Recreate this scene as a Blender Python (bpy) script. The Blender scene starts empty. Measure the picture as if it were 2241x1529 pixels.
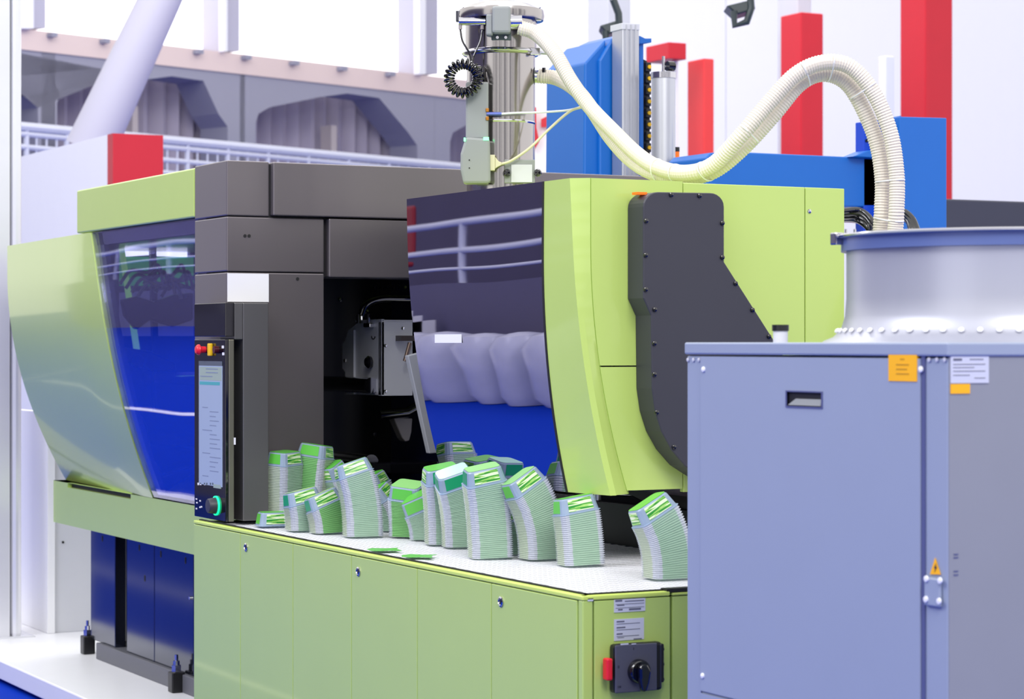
import bpy, bmesh, math, random
import numpy as np
from mathutils import Vector, Matrix
random.seed(7)
PI = math.pi
S = bpy.context.scene
COL = S.collection
# ---------------------------------------------------------------- camera
F, CX, HY, YAW, E = 5150.0, 1120.5, 750.0, math.radians(27.5), 1.55   # focal (px of a 2241 wide frame), horizon row, eye height
cam = bpy.data.cameras.new('camera'); co = bpy.data.objects.new('camera', cam); COL.objects.link(co)
cam.sensor_width = 36; cam.lens = F / 2241 * 36
cam.shift_y = (HY - 764.5) / 2241
cam.clip_end = 300
co.location = (0, 0, E); co.rotation_euler = (PI / 2, 0, -YAW)
cam.dof.use_dof = True; cam.dof.focus_distance = 7.4; cam.dof.aperture_fstop = 6.3
S.camera = co
# ---------------------------------------------------------------- world, lights, exposure
w = bpy.data.worlds.new('hall_daylight'); S.world = w; w.use_nodes = True
bg = w.node_tree.nodes['Background']; bg.inputs[0].default_value = (1, .985, .975, 1); bg.inputs[1].default_value = 1.06
def area(name, loc, target, size, energy, color=(1, 1, 1)):
    l = bpy.data.lights.new(name, 'AREA'); l.shape = 'RECTANGLE'; l.size, l.size_y = size; l.energy = energy; l.color = color
    o = bpy.data.objects.new(name, l); COL.objects.link(o); o.location = loc
    o.rotation_euler = (Vector(target) - Vector(loc)).to_track_quat('-Z', 'Y').to_euler(); return o
area('fill_light', (1.5, -1.5, 7.5), (4, 7, 1), (5, 3), 420, (1, .985, .96))  # added front fill to shape the machine faces, no lamp known there
area('fill_light', (-3.5, 7, 7.5), (3.2, 8, 1), (5, 3), 330, (.93, .95, 1))  # bluish fill from the aisle side
area('fill_light', (6, 15, 9), (6, 18, 2), (8, 4), 420)  # added fill that brightens the white wall at the back
S.view_settings.view_transform = 'Standard'; S.view_settings.look = 'None'
S.view_settings.gamma = 1; S.view_settings.use_curve_mapping = False
S.view_settings.exposure = 0.38
# ---------------------------------------------------------------- geometry of the view: pixel -> point on a real plane
sy, cy = math.sin(YAW), math.cos(YAW)
FW, RT = Vector((sy, cy, 0)), Vector((cy, -sy, 0))
def P(px, py, X=None, Y=None, Z=None, T=None):
    d = FW + RT * ((px - CX) / F) + Vector((0, 0, (HY - py) / F))
    if X is not None: t = X / d.x
    elif Y is not None: t = Y / d.y
    elif Z is not None: t = Z / d.z
    else: t = T
    p = d * t; p.z += E; return p
def yat(px, X): return P(px, 0, X=X).y
def xat(px, Y): return P(px, 0, Y=Y).x
def zat(px, py, **k): return P(px, py, **k).z
def TT(x, y): return sy * x + cy * y
# ---------------------------------------------------------------- materials
def lin(c):
    return tuple(((v / 255) / 12.92 if v / 255 <= .04045 else ((v / 255 + .055) / 1.055) ** 2.4) for v in c) + (1,)
MATS = {}
def mat(name, rgb, rough=.5, metal=0, coat=0, spec=.5, emit=0, alpha=1, var=.04, nscale=6, bump=0, ior=None, trans=0, stretch=None):
    if name in MATS: return MATS[name]
    m = bpy.data.materials.new(name); m.use_nodes = True; MATS[name] = m
    nt = m.node_tree; b = nt.nodes['Principled BSDF']; c = lin(rgb)
    tc = nt.nodes.new('ShaderNodeTexCoord'); no = nt.nodes.new('ShaderNodeTexNoise'); no.inputs['Scale'].default_value = nscale
    no.inputs['Detail'].default_value = 4
    if stretch:
        mp = nt.nodes.new('ShaderNodeMapping'); mp.inputs['Scale'].default_value = stretch
        nt.links.new(tc.outputs['Object'], mp.inputs[0]); nt.links.new(mp.outputs[0], no.inputs['Vector'])
    else: nt.links.new(tc.outputs['Object'], no.inputs['Vector'])
    mx = nt.nodes.new('ShaderNodeMix'); mx.data_type = 'RGBA'
    mx.inputs[6].default_value = tuple(v * (1 - var) for v in c[:3]) + (1,)
    mx.inputs[7].default_value = tuple(min(1, v * (1 + var)) for v in c[:3]) + (1,)
    nt.links.new(no.outputs['Fac'], mx.inputs[0]); nt.links.new(mx.outputs[2], b.inputs['Base Color'])
    b.inputs['Roughness'].default_value = rough; b.inputs['Metallic'].default_value = metal
    b.inputs['Specular IOR Level'].default_value = spec; b.inputs['Coat Weight'].default_value = coat
    b.inputs['Coat Roughness'].default_value = .06
    b.inputs['Transmission Weight'].default_value = trans
    if ior: b.inputs['IOR'].default_value = ior
    b.inputs['Alpha'].default_value = alpha
    if emit:
        b.inputs['Emission Color'].default_value = c; b.inputs['Emission Strength'].default_value = emit
    if bump:
        bp = nt.nodes.new('ShaderNodeBump'); bp.inputs['Strength'].default_value = bump; bp.inputs['Distance'].default_value = .002
        nt.links.new(no.outputs['Fac'], bp.inputs['Height']); nt.links.new(bp.outputs[0], b.inputs['Normal'])
    return m
GREEN = mat('lime_paint', (186, 211, 112), .3, coat=.45, spec=.5, var=.02)
GREENE = mat('lime_paint_edge', (205, 226, 110), .35, var=.02)
DARK = mat('anthracite_metal', (122, 116, 120), .3, metal=.55, var=.05, nscale=3)
DARK2 = mat('anthracite_panel', (108, 107, 108), .33, metal=.5, var=.04, nscale=3)
GAP = mat('black_gap', (14, 14, 18), .6)
BLACK = mat('black_enamel', (20, 20, 24), .35, var=.2)
BLACKG = mat('black_gloss', (12, 12, 18), .06, spec=.9)
GUARD = mat('charcoal_powder_coat', (54, 54, 64), .45, var=.05)
BASE = mat('dark_glossy_steel', (70, 74, 92), .12, metal=.9, var=.05)
PLINTH = mat('grey_base_plate', (96, 97, 106), .5)
CHILL = mat('lavender_grey_paint', (148, 158, 180), .4, spec=.4, var=.02)
CHILLS = mat('seam_blue_grey', (82, 88, 130), .5)
STEEL = mat('stainless_steel', (172, 168, 168), .17, metal=1, var=.10, nscale=5, stretch=(1, 1, .1))
STEELB = mat('brushed_vessel_steel', (176, 178, 192), .34, metal=.45, var=.06, nscale=4, stretch=(3, 3, .2))
CHROME = mat('chrome', (196, 196, 204), .12, metal=1)
ALU = mat('aluminium', (196, 198, 206), .35, metal=.8)
GREYP = mat('grey_plastic', (142, 146, 146), .4)
SILV = mat('silver_sheet', (196, 198, 208), .4, metal=.15)
BLUE = mat('blue_paint', (0, 98, 188), .4, var=.03)
BLUED = mat('deep_blue_paint', (8, 66, 190), .35, var=.03)
CREAM = mat('cream_hose', (222, 214, 202), .5, var=.02)
CREAMC = mat('cream_cable', (205, 200, 170), .5)
WHITE = mat('white_paint', (238, 238, 243), .5, var=.01)
WHITEM = mat('white_matt_wall', (246, 246, 248), .8, var=.01)
RED = mat('red_board', (205, 12, 40), .45, var=.05)
REDB = mat('red_button', (226, 30, 50), .35)
YEL = mat('yellow_plastic', (240, 190, 20), .45)
ORG = mat('orange_label', (250, 180, 10), .6)
LAB = mat('silver_label', (200, 203, 218), .5)
INK = mat('label_ink', (96, 98, 116), .6)
INKD = mat('dark_ink', (40, 42, 60), .6)
GREYL = mat('light_grey_sheet', (205, 206, 214), .45)
CAP = mat('platform_white', (236, 236, 242), .35, var=.02)
CARP = mat('blue_carpet', (0, 50, 172), .8, var=.05, nscale=30, spec=.05)
PEACH = mat('pale_beam_paint', (226, 206, 200), .7, var=.08, nscale=1)
CONC = mat('hall_grey_frame', (152, 152, 168), .7, var=.06, nscale=.5)
CURT = mat('grey_curtain', (178, 170, 184), .8, var=.14, nscale=1.2, stretch=(3, 3, .3))
TRUSS = mat('truss_grey', (186, 184, 200), .6, var=.08, nscale=.5)
RAILM = mat('rail_white', (205, 208, 224), .4)
BACKD = mat('dark_backdrop', (84, 78, 104), .8, var=.15, nscale=.6)
BAG = mat('clear_film_bag', (190, 192, 210), .25, var=.15, nscale=4, bump=.6)
CARD = mat('cardboard', (176, 140, 128), .7)
WIN = mat('daylit_window_pane', (250, 251, 255), .5, emit=1.0)
SCREEN = mat('screen_glow', (140, 154, 178), .25, emit=.22, var=.03)
SCRT = mat('screen_teal', (60, 140, 150), .25, emit=.3)
SCRD = mat('screen_text', (112, 124, 150), .25, emit=.2)
SCRH = mat('screen_header', (132, 146, 140), .25, emit=.3)
RING = mat('green_lamp_ring', (20, 230, 150), .3, emit=1.2)
LED = mat('green_led', (120, 255, 170), .3, emit=1.5)
ORL = mat('orange_lamp', (240, 110, 20), .3, emit=.3)
BRASS = mat('brass', (190, 130, 60), .3, metal=.9)
def tinted(name, rgb, transp):
    m = bpy.data.materials.new(name); m.use_nodes = True; nt = m.node_tree; nt.nodes.clear()
    out = nt.nodes.new('ShaderNodeOutputMaterial'); gl = nt.nodes.new('ShaderNodeBsdfGlossy'); gl.inputs['Roughness'].default_value = .012
    gl.inputs['Color'].default_value = lin(rgb)
    tr = nt.nodes.new('ShaderNodeBsdfTransparent'); tr.inputs['Color'].default_value = (transp, transp, transp * 1.15, 1)
    ad = nt.nodes.new('ShaderNodeAddShader'); no = nt.nodes.new('ShaderNodeTexNoise'); tc = nt.nodes.new('ShaderNodeTexCoord')
    no.inputs['Scale'].default_value = 1.6; no.inputs['Detail'].default_value = 0; bp = nt.nodes.new('ShaderNodeBump'); bp.inputs['Strength'].default_value = .5; bp.inputs['Distance'].default_value = .006
    nt.links.new(tc.outputs['Object'], no.inputs['Vector']); nt.links.new(no.outputs['Fac'], bp.inputs['Height']); nt.links.new(bp.outputs[0], gl.inputs['Normal'])
    nt.links.new(gl.outputs[0], ad.inputs[0]); nt.links.new(tr.outputs[0], ad.inputs[1]); nt.links.new(ad.outputs[0], out.inputs[0]); return m
GLASSD = tinted('smoked_mirror_glass', (176, 174, 190), .04)
GLASSC = tinted('tinted_clear_window', (140, 140, 158), .72)
def frosted(name, rgb, tint=.5):
    m = bpy.data.materials.new(name); m.use_nodes = True; nt = m.node_tree; nt.nodes.clear()
    out = nt.nodes.new('ShaderNodeOutputMaterial'); d = nt.nodes.new('ShaderNodeBsdfPrincipled'); t = nt.nodes.new('ShaderNodeBsdfTranslucent')
    no = nt.nodes.new('ShaderNodeTexNoise'); no.inputs['Scale'].default_value = 25
    tc = nt.nodes.new('ShaderNodeTexCoord'); nt.links.new(tc.outputs['Object'], no.inputs['Vector'])
    mr = nt.nodes.new('ShaderNodeMapRange'); mr.inputs[3].default_value = tint - .08; mr.inputs[4].default_value = tint + .08
    d.inputs['Base Color'].default_value = lin(rgb); d.inputs['Roughness'].default_value = .25; t.inputs['Color'].default_value = lin(rgb)
    mx = nt.nodes.new('ShaderNodeMixShader'); nt.links.new(no.outputs['Fac'], mr.inputs[0]); nt.links.new(mr.outputs[0], mx.inputs[0])
    nt.links.new(d.outputs[0], mx.inputs[1]); nt.links.new(t.outputs[0], mx.inputs[2]); nt.links.new(mx.outputs[0], out.inputs[0]); return m
TUBW = frosted('frosted_clear_plastic', (226, 229, 240), .35)
TUBG = frosted('frosted_plastic_over_green', (190, 218, 198), .3)
TUBG2 = frosted('frosted_plastic_over_lime', (214, 224, 208), .3)
TUBC = frosted('clear_tub_corner', (176, 196, 222), .4)
def striped(name, a, b, c):
    m = mat(name, a, .3); nt = m.node_tree; bs = nt.nodes['Principled BSDF']
    tc = nt.nodes.new('ShaderNodeTexCoord'); mp = nt.nodes.new('ShaderNodeMapping'); mp.inputs['Rotation'].default_value = (.35, .35, 0)
    wv = nt.nodes.new('ShaderNodeTexNoise'); wv.inputs['Scale'].default_value = 1; wv.inputs['Detail'].default_value = 1
    mp.inputs['Scale'].default_value = (14, 14, 190); cr = nt.nodes.new('ShaderNodeValToRGB'); cr.color_ramp.interpolation = 'CONSTANT'
    cr.color_ramp.elements[0].color = lin(b); cr.color_ramp.elements[1].position = .45; cr.color_ramp.elements[1].color = lin(a)
    e = cr.color_ramp.elements.new(.56); e.color = lin(c)
    nt.links.new(tc.outputs['Object'], mp.inputs[0]); nt.links.new(mp.outputs[0], wv.inputs['Vector']); nt.links.new(wv.outputs['Fac'], cr.inputs[0]); nt.links.new(cr.outputs[0], bs.inputs['Base Color'])
    return m
STRIPE = striped('striped_leaf_label', (150, 205, 100), (40, 140, 50), (222, 235, 205))
LG1 = mat('label_grass_green', (96, 190, 72), .3); LG2 = mat('label_mint', (178, 228, 206), .3)
LG3 = mat('label_emerald', (20, 150, 100), .3); LG4 = mat('label_light_green', (140, 205, 120), .3)
# ---------------------------------------------------------------- mesh building
class MB:
    def __init__(s): s.v = []; s.f = []; s.m = []
    def add(s, vs, fs, mi=0, M=None):
        n = len(s.v); s.v += [tuple(M @ Vector(p)) if M else tuple(p) for p in vs]
        s.f += [tuple(i + n for i in f) for f in fs]; s.m += [mi] * len(fs); return s
    def box(s, x0, x1, y0, y1, z0, z1, mi=0, M=None):
        vs = [(x, y, z) for z in (z0, z1) for y in (y0, y1) for x in (x0, x1)]
        return s.add(vs, [(0, 2, 3, 1), (4, 5, 7, 6), (0, 1, 5, 4), (2, 6, 7, 3), (0, 4, 6, 2), (1, 3, 7, 5)], mi, M)
    def bar(s, a, b, wx, wz, mi=0):
        a, b = Vector(a), Vector(b); d = (b - a); L = d.length; q = d.to_track_quat('Y', 'Z').to_matrix().to_4x4(); q.translation = a
        return s.box(-wx / 2, wx / 2, 0, L, -wz / 2, wz / 2, mi, q)
    def cyl(s, a, b, r, r2=None, n=20, mi=0):
        a, b = Vector(a), Vector(b); r2 = r if r2 is None else r2; q = (b - a).to_track_quat('Z', 'Y').to_matrix().to_4x4(); q.translation = a; L = (b - a).length
        vs = [(r * math.cos(2 * PI * i / n), r * math.sin(2 * PI * i / n), 0) for i in range(n)] + [(r2 * math.cos(2 * PI * i / n), r2 * math.sin(2 * PI * i / n), L) for i in range(n)]
        fs = [(i, (i + 1) % n, n + (i + 1) % n, n + i) for i in range(n)] + [tuple(range(n))[::-1], tuple(range(n, 2 * n))]
        return s.add(vs, fs, mi, q)
    def lathe(s, prof, c, n=48, mi=0, axis=None):
        vs = []; fs = []; k = len(prof)
        for i in range(n):
            a = 2 * PI * i / n
            for r, z in prof: vs.append((r * math.cos(a), r * math.sin(a), z))
        for i in range(n):
            j = (i + 1) % n
            for q in range(k - 1): fs.append((i * k + q, j * k + q, j * k + q + 1, i * k + q + 1))
        M = Matrix.Translation(Vector(c))
        if axis is not None: M = M @ Vector(axis).to_track_quat('Z', 'Y').to_matrix().to_4x4()
        return s.add(vs, fs, mi, M)
    def prism(s, pts, d, mi=0):           # polygon (3-D points) extruded by vector d
        n = len(pts); d = Vector(d); vs = [Vector(p) for p in pts] + [Vector(p) + d for p in pts]
        return s.add(vs, [tuple(range(n)), tuple(range(n, 2 * n))[::-1]] + [(i, n + i, n + (i + 1) % n, (i + 1) % n) for i in range(n)], mi)
    def sheet(s, rows, d, mi=0):          # grid of points thickened by d
        R, C = len(rows), len(rows[0]); d = Vector(d)
        vs = [Vector(p) for r in rows for p in r]; N = len(vs); vs += [p + d for p in vs]; fs = []
        for i in range(R - 1):
            for j in range(C - 1):
                a = i * C + j; q = (a, a + 1, a + C + 1, a + C); fs += [q, tuple(N + t for t in q[::-1])]
        def edge(l):
            for a, b in zip(l, l[1:]): fs.append((b, a, N + a, N + b))
        edge(list(range(C))); edge([i * C + C - 1 for i in range(R)]); edge(list(range((R - 1) * C, R * C))[::-1]); edge([i * C for i in range(R)][::-1])
        return s.add(vs, fs, mi)
    def tube(s, pts, rad, n=10, mi=0, closed=False):
        pts = [Vector(p) for p in pts]; k = len(pts); vs = []; fs = []
        up = Vector((0, 0, 1)); t0 = (pts[1] - pts[0]).normalized()
        nrm = (up - t0 * up.dot(t0)); nrm = nrm.normalized() if nrm.length > .05 else Vector((1, 0, 0))
        for i, p in enumerate(pts):
            t = (pts[min(i + 1, k - 1)] - pts[max(i - 1, 0)]).normalized()
            nrm = (nrm - t * nrm.dot(t)).normalized(); b = t.cross(nrm); r = rad(i) if callable(rad) else rad
            for j in range(n):
                a = 2 * PI * j / n; vs.append(p + (nrm * math.cos(a) + b * math.sin(a)) * r)
        for i in range(k - 1):
            for j in range(n): fs.append((i * n + j, i * n + (j + 1) % n, (i + 1) * n + (j + 1) % n, (i + 1) * n + j))
        fs += [tuple(range(n))[::-1], tuple(range((k - 1) * n, k * n))]
        return s.add(vs, fs, mi)
def worg(o):
    v = Vector((0, 0, 0))
    while o: v += o.location; o = o.parent
    return v
def tag(o, label=None, cat=None, group=None, kind=None):
    if label: o['label'] = label
    if cat: o['category'] = cat
    if group: o['group'] = group
    if kind: o['kind'] = kind
    return o
def thing(name, loc, label=None, cat=None, group=None, kind=None):
    o = bpy.data.objects.new(name, None); o.empty_display_size = .1; COL.objects.link(o); o.location = loc
    return tag(o, label, cat, group, kind)
def obj(name, mb, mats, parent=None, bevel=0, smooth=False, kind=None, label=None):
    mats = mats if isinstance(mats, (list, tuple)) else [mats]
    if parent: org = worg(parent); loc = Vector((0, 0, 0))
    else:
        xs, ys, zs = zip(*mb.v); org = Vector(((min(xs) + max(xs)) / 2, (min(ys) + max(ys)) / 2, min(zs))); loc = org
    me = bpy.data.meshes.new(name); me.from_pydata([tuple(Vector(p) - org) for p in mb.v], [], mb.f)
    for m in mats: me.materials.append(m)
    if len(mats) > 1: me.polygons.foreach_set('material_index', mb.m)
    bm = bmesh.new(); bm.from_mesh(me); bmesh.ops.recalc_face_normals(bm, faces=bm.faces[:]); bm.to_mesh(me); bm.free()
    o = bpy.data.objects.new(name, me); COL.objects.link(o); o.location = loc; o.parent = parent
    if smooth:
        me.polygons.foreach_set('use_smooth', [True] * len(me.polygons))
        me.set_sharp_from_angle(angle=math.radians(38))
    if bevel:
        b = o.modifiers.new('bevel', 'BEVEL'); b.width = bevel; b.segments = 2; b.limit_method = 'ANGLE'; b.angle_limit = math.radians(40)
    if kind: o['kind'] = kind
    if label: o['label'] = label
    return o
def catmull(pts, n):
    pts = [Vector(p) for p in pts]; q = [2 * pts[0] - pts[1]] + pts + [2 * pts[-1] - pts[-2]]; out = []
    for i in range(1, len(q) - 2):
        for k in range(n):
            t = k / n; a, b, c, d = q[i - 1:i + 3]
            out.append(.5 * ((2 * b) + (c - a) * t + (2 * a - 5 * b + 4 * c - d) * t * t + (3 * b - a - 3 * c + d) * t ** 3))
    out.append(pts[-1]); return out
def resample(pts, step):
    out = [pts[0]]; acc = 0
    for a, b in zip(pts, pts[1:]):
        L = (b - a).length; s = step - acc
        while s <= L and L > 0: out.append(a + (b - a) * (s / L)); s += step
        acc = (acc + L) % step if L > 0 else acc
    return out
ZR = lambda z: z + E     # heights measured from the eye
# ================================================================ SETTING
obj('floor', MB().box(-12, 40, -6, 50, -.1, 0), CARP, kind='structure')
# white marking lines on the carpet
l = MB(); l.bar((1.9, 4, .003), (1.6, 20, .003), .05, .004); obj('trim_1', l, WHITE, kind='structure')
l = MB(); l.bar((.9, 20.5, .003), (8, 21.5, .003), .06, .004); obj('trim_2', l, WHITE, kind='structure')
# grey side wall and dark curtain on the aisle side (mirrored in the glossy doors)
wl = MB().box(-2.6, -2.5, 7, 36, 0, 1.85); obj('wall_left', wl, mat('aisle_wall', (92, 88, 116), .7), kind='structure')
wl = MB().box(-6.1, -6, 4, 40, 0, 5.2); obj('wall_left', wl, BACKD, kind='structure')
wl = MB().box(-6, -2.6, 7, 36, 1.75, 1.84); obj('floor', wl, CARP, kind='structure')
r = thing('aisle_railing', (-2.55, 14, 1.85), 'white tubular railing above the low grey wall across the aisle', 'railing')
for z in (.25, .5, .75): obj('rail', MB().cyl((-2.55, 8, 1.85 + z), (-2.55, 30, 1.85 + z), .03, n=10), RAILM, r, smooth=True)
for k in range(12): obj('post', MB().cyl((-2.55, 8 + 2 * k, 1.85), (-2.55, 8 + 2 * k, 2.62), .028, n=10), RAILM, r, smooth=True)
for k in range(8):
    y = 13 + k * .62; c = Vector((-1.7, y, 0)); m = MB()
    m.lathe([(0, 0), (.24, .01), (.29, .15), (.27, .5), (.29, .85), (.2, 1.02), (.08, 1.06), (0, 1.07)], c, 16)
    o = obj('film_bag', m, BAG, smooth=True); tag(o, 'clear film sack in the row along the aisle wall', 'sack', 'sacks along the aisle wall')
o = obj('carton_stack', MB().box(-1.9, -1.3, 10.8, 11.7, 0, .95), CARD, bevel=.01); tag(o, 'brown carton beside the film sacks across the aisle', 'carton')
wf = thing('reflection_screen', (0, -7, 0), kind='structure')  # invented dark panels behind the camera, for stripes in the steel reflections
for k in range(13): obj('stripe_panel', MB().box(-15 + k * 2.4, -15 + k * 2.4 + [1.3, .7, 1.6, .5][k % 4], -7, -6.9, 0, 6.5), mat('dark_stripe_panel', (70, 68, 82), .7), wf)
for k, (y, x) in enumerate(((15.5, -3.3), (17.2, -3.4), (21.5, -3.3), (24, -3.6))):
    t = thing('office_chair', (x, y, 1.84), 'red swivel chair on the raised floor behind the white aisle railing', 'chair', 'red chairs behind the aisle railing'); RC = mat('chair_red', (150, 24, 40), .6)
    t['label'] = 'red swivel chair on the raised floor behind the aisle railing'
    obj('seat', MB().box(x - .25, x + .25, y - .25, y + .25, 2.26, 2.34), RC, t, bevel=.03); obj('backrest', MB().box(x - .28, x - .22, y - .24, y + .24, 2.4, 2.95), RC, t, bevel=.03)
    obj('stem', MB().cyl((x, y, 1.88), (x, y, 2.26), .03, n=10), GAP, t); obj('base', MB().cyl((x, y, 1.84), (x, y, 1.88), .26, n=20), GAP, t)
t = thing('leaning_panels', (-1.75, 18.6, 0), 'pale boards leaning together beyond the film sacks', 'boards')
for k in range(4): obj('board', MB().prism([(-2.3 + k * .12, 18.3, 0), (-1.7 + k * .12, 18.3, 0), (-1.95 + k * .12, 18.3, 1.2 + .1 * k), (-2.4 + k * .12, 18.3, 1.2 + .1 * k)], (0, .05 + .1 * k, 0)), WHITE, t)
# hall end: gallery, windows
GD = Vector((.94, .342, 0)).normalized(); GN = Vector((-GD.y, GD.x, 0)); G0 = P(500, 750, T=28)
def G(px, py, off=0.0):      # point on the gallery plane (off = further away)
    d = FW + RT * ((px - CX) / F) + Vector((0, 0, (HY - py) / F)); t = (G0 + GN * off).dot(GN) / (d.dot(GN))
    p = d * t; p.z += E; return p
#GN = GN if GN.dot(FW) > 0 else -GN
g = thing('wall_back', (G0.x, G0.y, 0), kind='structure')
pr = lambda l, d, off=0: MB().prism([G(x, y, off) for x, y in l], GN * d)
obj('beam', pr([(-60, 50), (1080, 182), (1080, 224), (-60, 96)], .5), PEACH, g)
for x in (120, 235, 440, 545, 650, 755, 860):
    y = 72 + (x + 60) * .1158; obj('bracket', pr([(x - 6, y - 22), (x + 6, y - 21), (x + 6, y - 12), (x - 6, y - 13)], .2, -.1), CONC, g)
fr = MB(); y0 = lambda x: 112 + (x + 60) * .098
arches = [(-55, 85, 200), (125, 500, 375), (560, 915, 760), (985, 1300, 1150)]
for i, (a, b, c) in enumerate(arches):
    ya = y0(a)
    pts_top = [(a - 35, ya - 22), (b + 36, y0(b) - 22)]
    # frame piece: spandrel above the opening, bounded by the sloping arch line
    sp = [(a - 35, ya - 22), (b + 36, y0(b) - 22), (b + 36, 430), (b, 430), (b - 2, y0(b) + 110), (b - 22, y0(b) + 82), (c + 70, y0(c) + 22), (c, y0(c) + 12), (c - 60, y0(c) + 20), (a + 30, ya + 62), (a + 6, ya + 76), (a, ya + 96), (a, 430), (a - 35, 430)]
    obj('arch_frame', pr(sp, .5, .02), CONC, g)
cu = MB(); rows = []
for zz in (0, 1):
    row = []
    for k in range(520):
        s = -4 + k * .05; p = G0 + GN * (.75 + .07 * math.sin(k * 1.3) + .03 * math.sin(k * .41)) + GD * s
        row.append(Vector((p.x, p.y, 0 if zz == 0 else 5.2)))
    rows.append(row)
cu.sheet(rows, GN * .03); obj('curtain', cu, CURT, g, smooth=True)
for a, b in ((108, 125), (290, 302), (470, 482), (725, 737), (905, 914)):
    obj('arch_post', pr([(a, y0(a) + 85), (b, y0(b) + 85), (b, 440), (a, 440)], .2, .4), mat('cream_post', (190, 180, 178), .6), g)
# daylit windows over the beam, with posts between
edges = [-60, 84, 504, 935, 1085]
for i, (a, b) in enumerate(zip(edges, edges[1:])):
    wn = thing('window_%d' % (i + 1), G(a, 60, .3), kind='structure')
    obj('pane', pr([(a, 52 + (a + 60) * .115), (b, 52 + (b + 60) * .115), (b, -260), (a, -260)], .06, .4), WIN, wn)
for a, b in ((44, 100), (485, 524), (912, 958)):
    yb_ = 47 + ((a + b) / 2 + 60) * .1158; obj('window_post', pr([(a, yb_), (b, yb_), (b, -260), (a, -260)], .35, .02), TRUSS, g)
    obj('window_post', pr([(a + 6, yb_), (b - 26, yb_), (b - 26, -260), (a + 6, -260)], .1, -.1), WHITEM, g)
# gallery railing
r = thing('gallery_railing', G(500, 750, -.8) * 1.0, 'pale tubular railing with thin bars along the gallery behind the machine', 'railing')
for dy, th in ((0, .05), (16, .03), (44, .03), (72, .03)):
    a, b = G(-40, 277 + dy - 8, -.8), G(1060, 370 + dy, -.8); obj('rail', MB().cyl(a, b, th, n=8), RAILM, r, smooth=True)
k = 0
for x in range(-30, 1060, 22):
    a = G(x, 272 + (x + 40) * .0845, -.8); big = k % 4 == 0; k += 1
    obj('post' if big else 'baluster', MB().cyl((a.x, a.y, a.z - .62), a, .03 if big else .012, n=6), RAILM, r)
# diagonal truss tube
o = obj('diagonal_strut', MB().cyl(P(425, -160, T=20), P(195, 330, T=20), .16 * 1.0, .21, n=28), TRUSS, smooth=True); tag(o, 'thick grey diagonal strut crossing in front of the gallery windows', 'strut')
# white wall behind the right half
wr = thing('wall_right', (xat(1000, 22), 22, 0), kind='structure')
x0 = xat(1060, 22)
for k in range(8): obj('wall_panel', MB().box(x0 + k * 3, x0 + k * 3 + 2.99, 22, 22.15, 0, 9), WHITEM, wr)
# ================================================================ BACKGROUND THINGS
def colbox(name, px0, px1, y0_, y1_, Y, d, m, label, cat, ground=True):
    z1 = zat((px0 + px1) / 2, y0_, Y=Y); z0 = 0 if ground else zat((px0 + px1) / 2, y1_, Y=Y)
    o = obj(name, MB().box(xat(px0, Y), xat(px1, Y), Y, Y + d, z0, z1), m, bevel=.01); return tag(o, label, cat)
colbox('red_column', 2025, 2085, -120, 0, 16, .35, RED, 'tall red column behind the blue post, reaching above the frame', 'column')
colbox('red_column', 1753, 1802, 28, 0, 16, .3, RED, 'red column behind the arch of the cream hoses', 'column')
colbox('red_column', 1540, 1563, 128, 0, 16, .25, mat('orange_red_board', (232, 58, 60), .45), 'slim orange-red column beside the white wall, left of the hose arch', 'column')
colbox('white_post', 1745, 1776, -140, 30, 16.4, .3, GREYL, 'pale post rising from the top of the red column behind the hose arch', 'post')
colbox('clear_post', 1938, 1958, 122, 0, 15, .1, mat('pale_profile', (226, 228, 236), .3), 'slim pale upright between the hose arch and the tall red column', 'post')
colbox('grey_post', 1330, 1380, -140, 0, 15, .3, GREYL, 'broad pale grey post behind the blue robot column', 'post')
colbox('red_board', 1565, 1640, 338, 0, 15.5, .3, mat('dark_red_board', (190, 20, 60), .45), 'low dark red counter behind the orange beacon', 'counter')
# red cube sign on a thin arm fixed to the wall
rt = thing('red_cube_sign', P(1482, 130, Y=16), 'small red cube-shaped sign left of the slim orange-red column', 'sign')
obj('cube', MB().box(xat(1463, 16), xat(1502, 16), 16, 16.35, zat(1480, 129, Y=16), zat(1480, 93, Y=16)), RED, rt, bevel=.005)
obj('pole', MB().box(xat(1480, 16.1), xat(1484, 16.1), 16.1, 16.16, 0, zat(1480, 129, Y=16)), WHITE, rt)
# white booth with red end wall (left)
bt = thing('exhibition_booth', (P(245, 700, T=16).x, P(245, 700, T=16).y, 0), 'white booth wall with a red end panel behind the green cover', 'booth')
c = P(245, 292, T=16); m = MB(); ya = yat(30, c.x)
obj('white_wall', MB().box(c.x, c.x + .15, c.y + .1, ya, 0, c.z), WHITEM, bt)
obj('red_wall', MB().box(c.x, xat(355, c.y), c.y - .02, c.y + .1, 0, c.z), mat('crimson_board', (196, 20, 46), .5), bt)
# spot lights high in the hall
def spot(px, py, T, flip, label):
    p = P(px, py, T=T); s = T / F; t = thing('spotlight', p, label, 'lamp')
    obj('housing', MB().prism([p + RT * (x * s) + Vector((0, 0, -y * s)) for x, y in ((-50 * flip, 0), (8 * flip, -14), (14 * flip, 8), (-28 * flip, 20))], FW * .25), mat('lamp_black', (44, 56, 60), .4), t, bevel=.01)
    obj('bracket', MB().tube([p + RT * (x * s * flip) + Vector((0, 0, -y * s)) for x, y in ((-34, 12), (-32, 44), (-6, 36), (4, 6), (2, -26), (-14, -60))], .022, 8), mat('lamp_black', (44, 56, 60), .4), t, smooth=True)
    obj('hanger', MB().cyl(p + RT * (-14 * s * flip) + Vector((0, 0, 55 * s)), p + RT * (-14 * s * flip) + Vector((0, 0, 300 * s)), .02, n=8), GREYL, t)
spot(1640, 12, 14, 1, 'dark spotlight hanging at the top edge above the hose arch')
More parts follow.
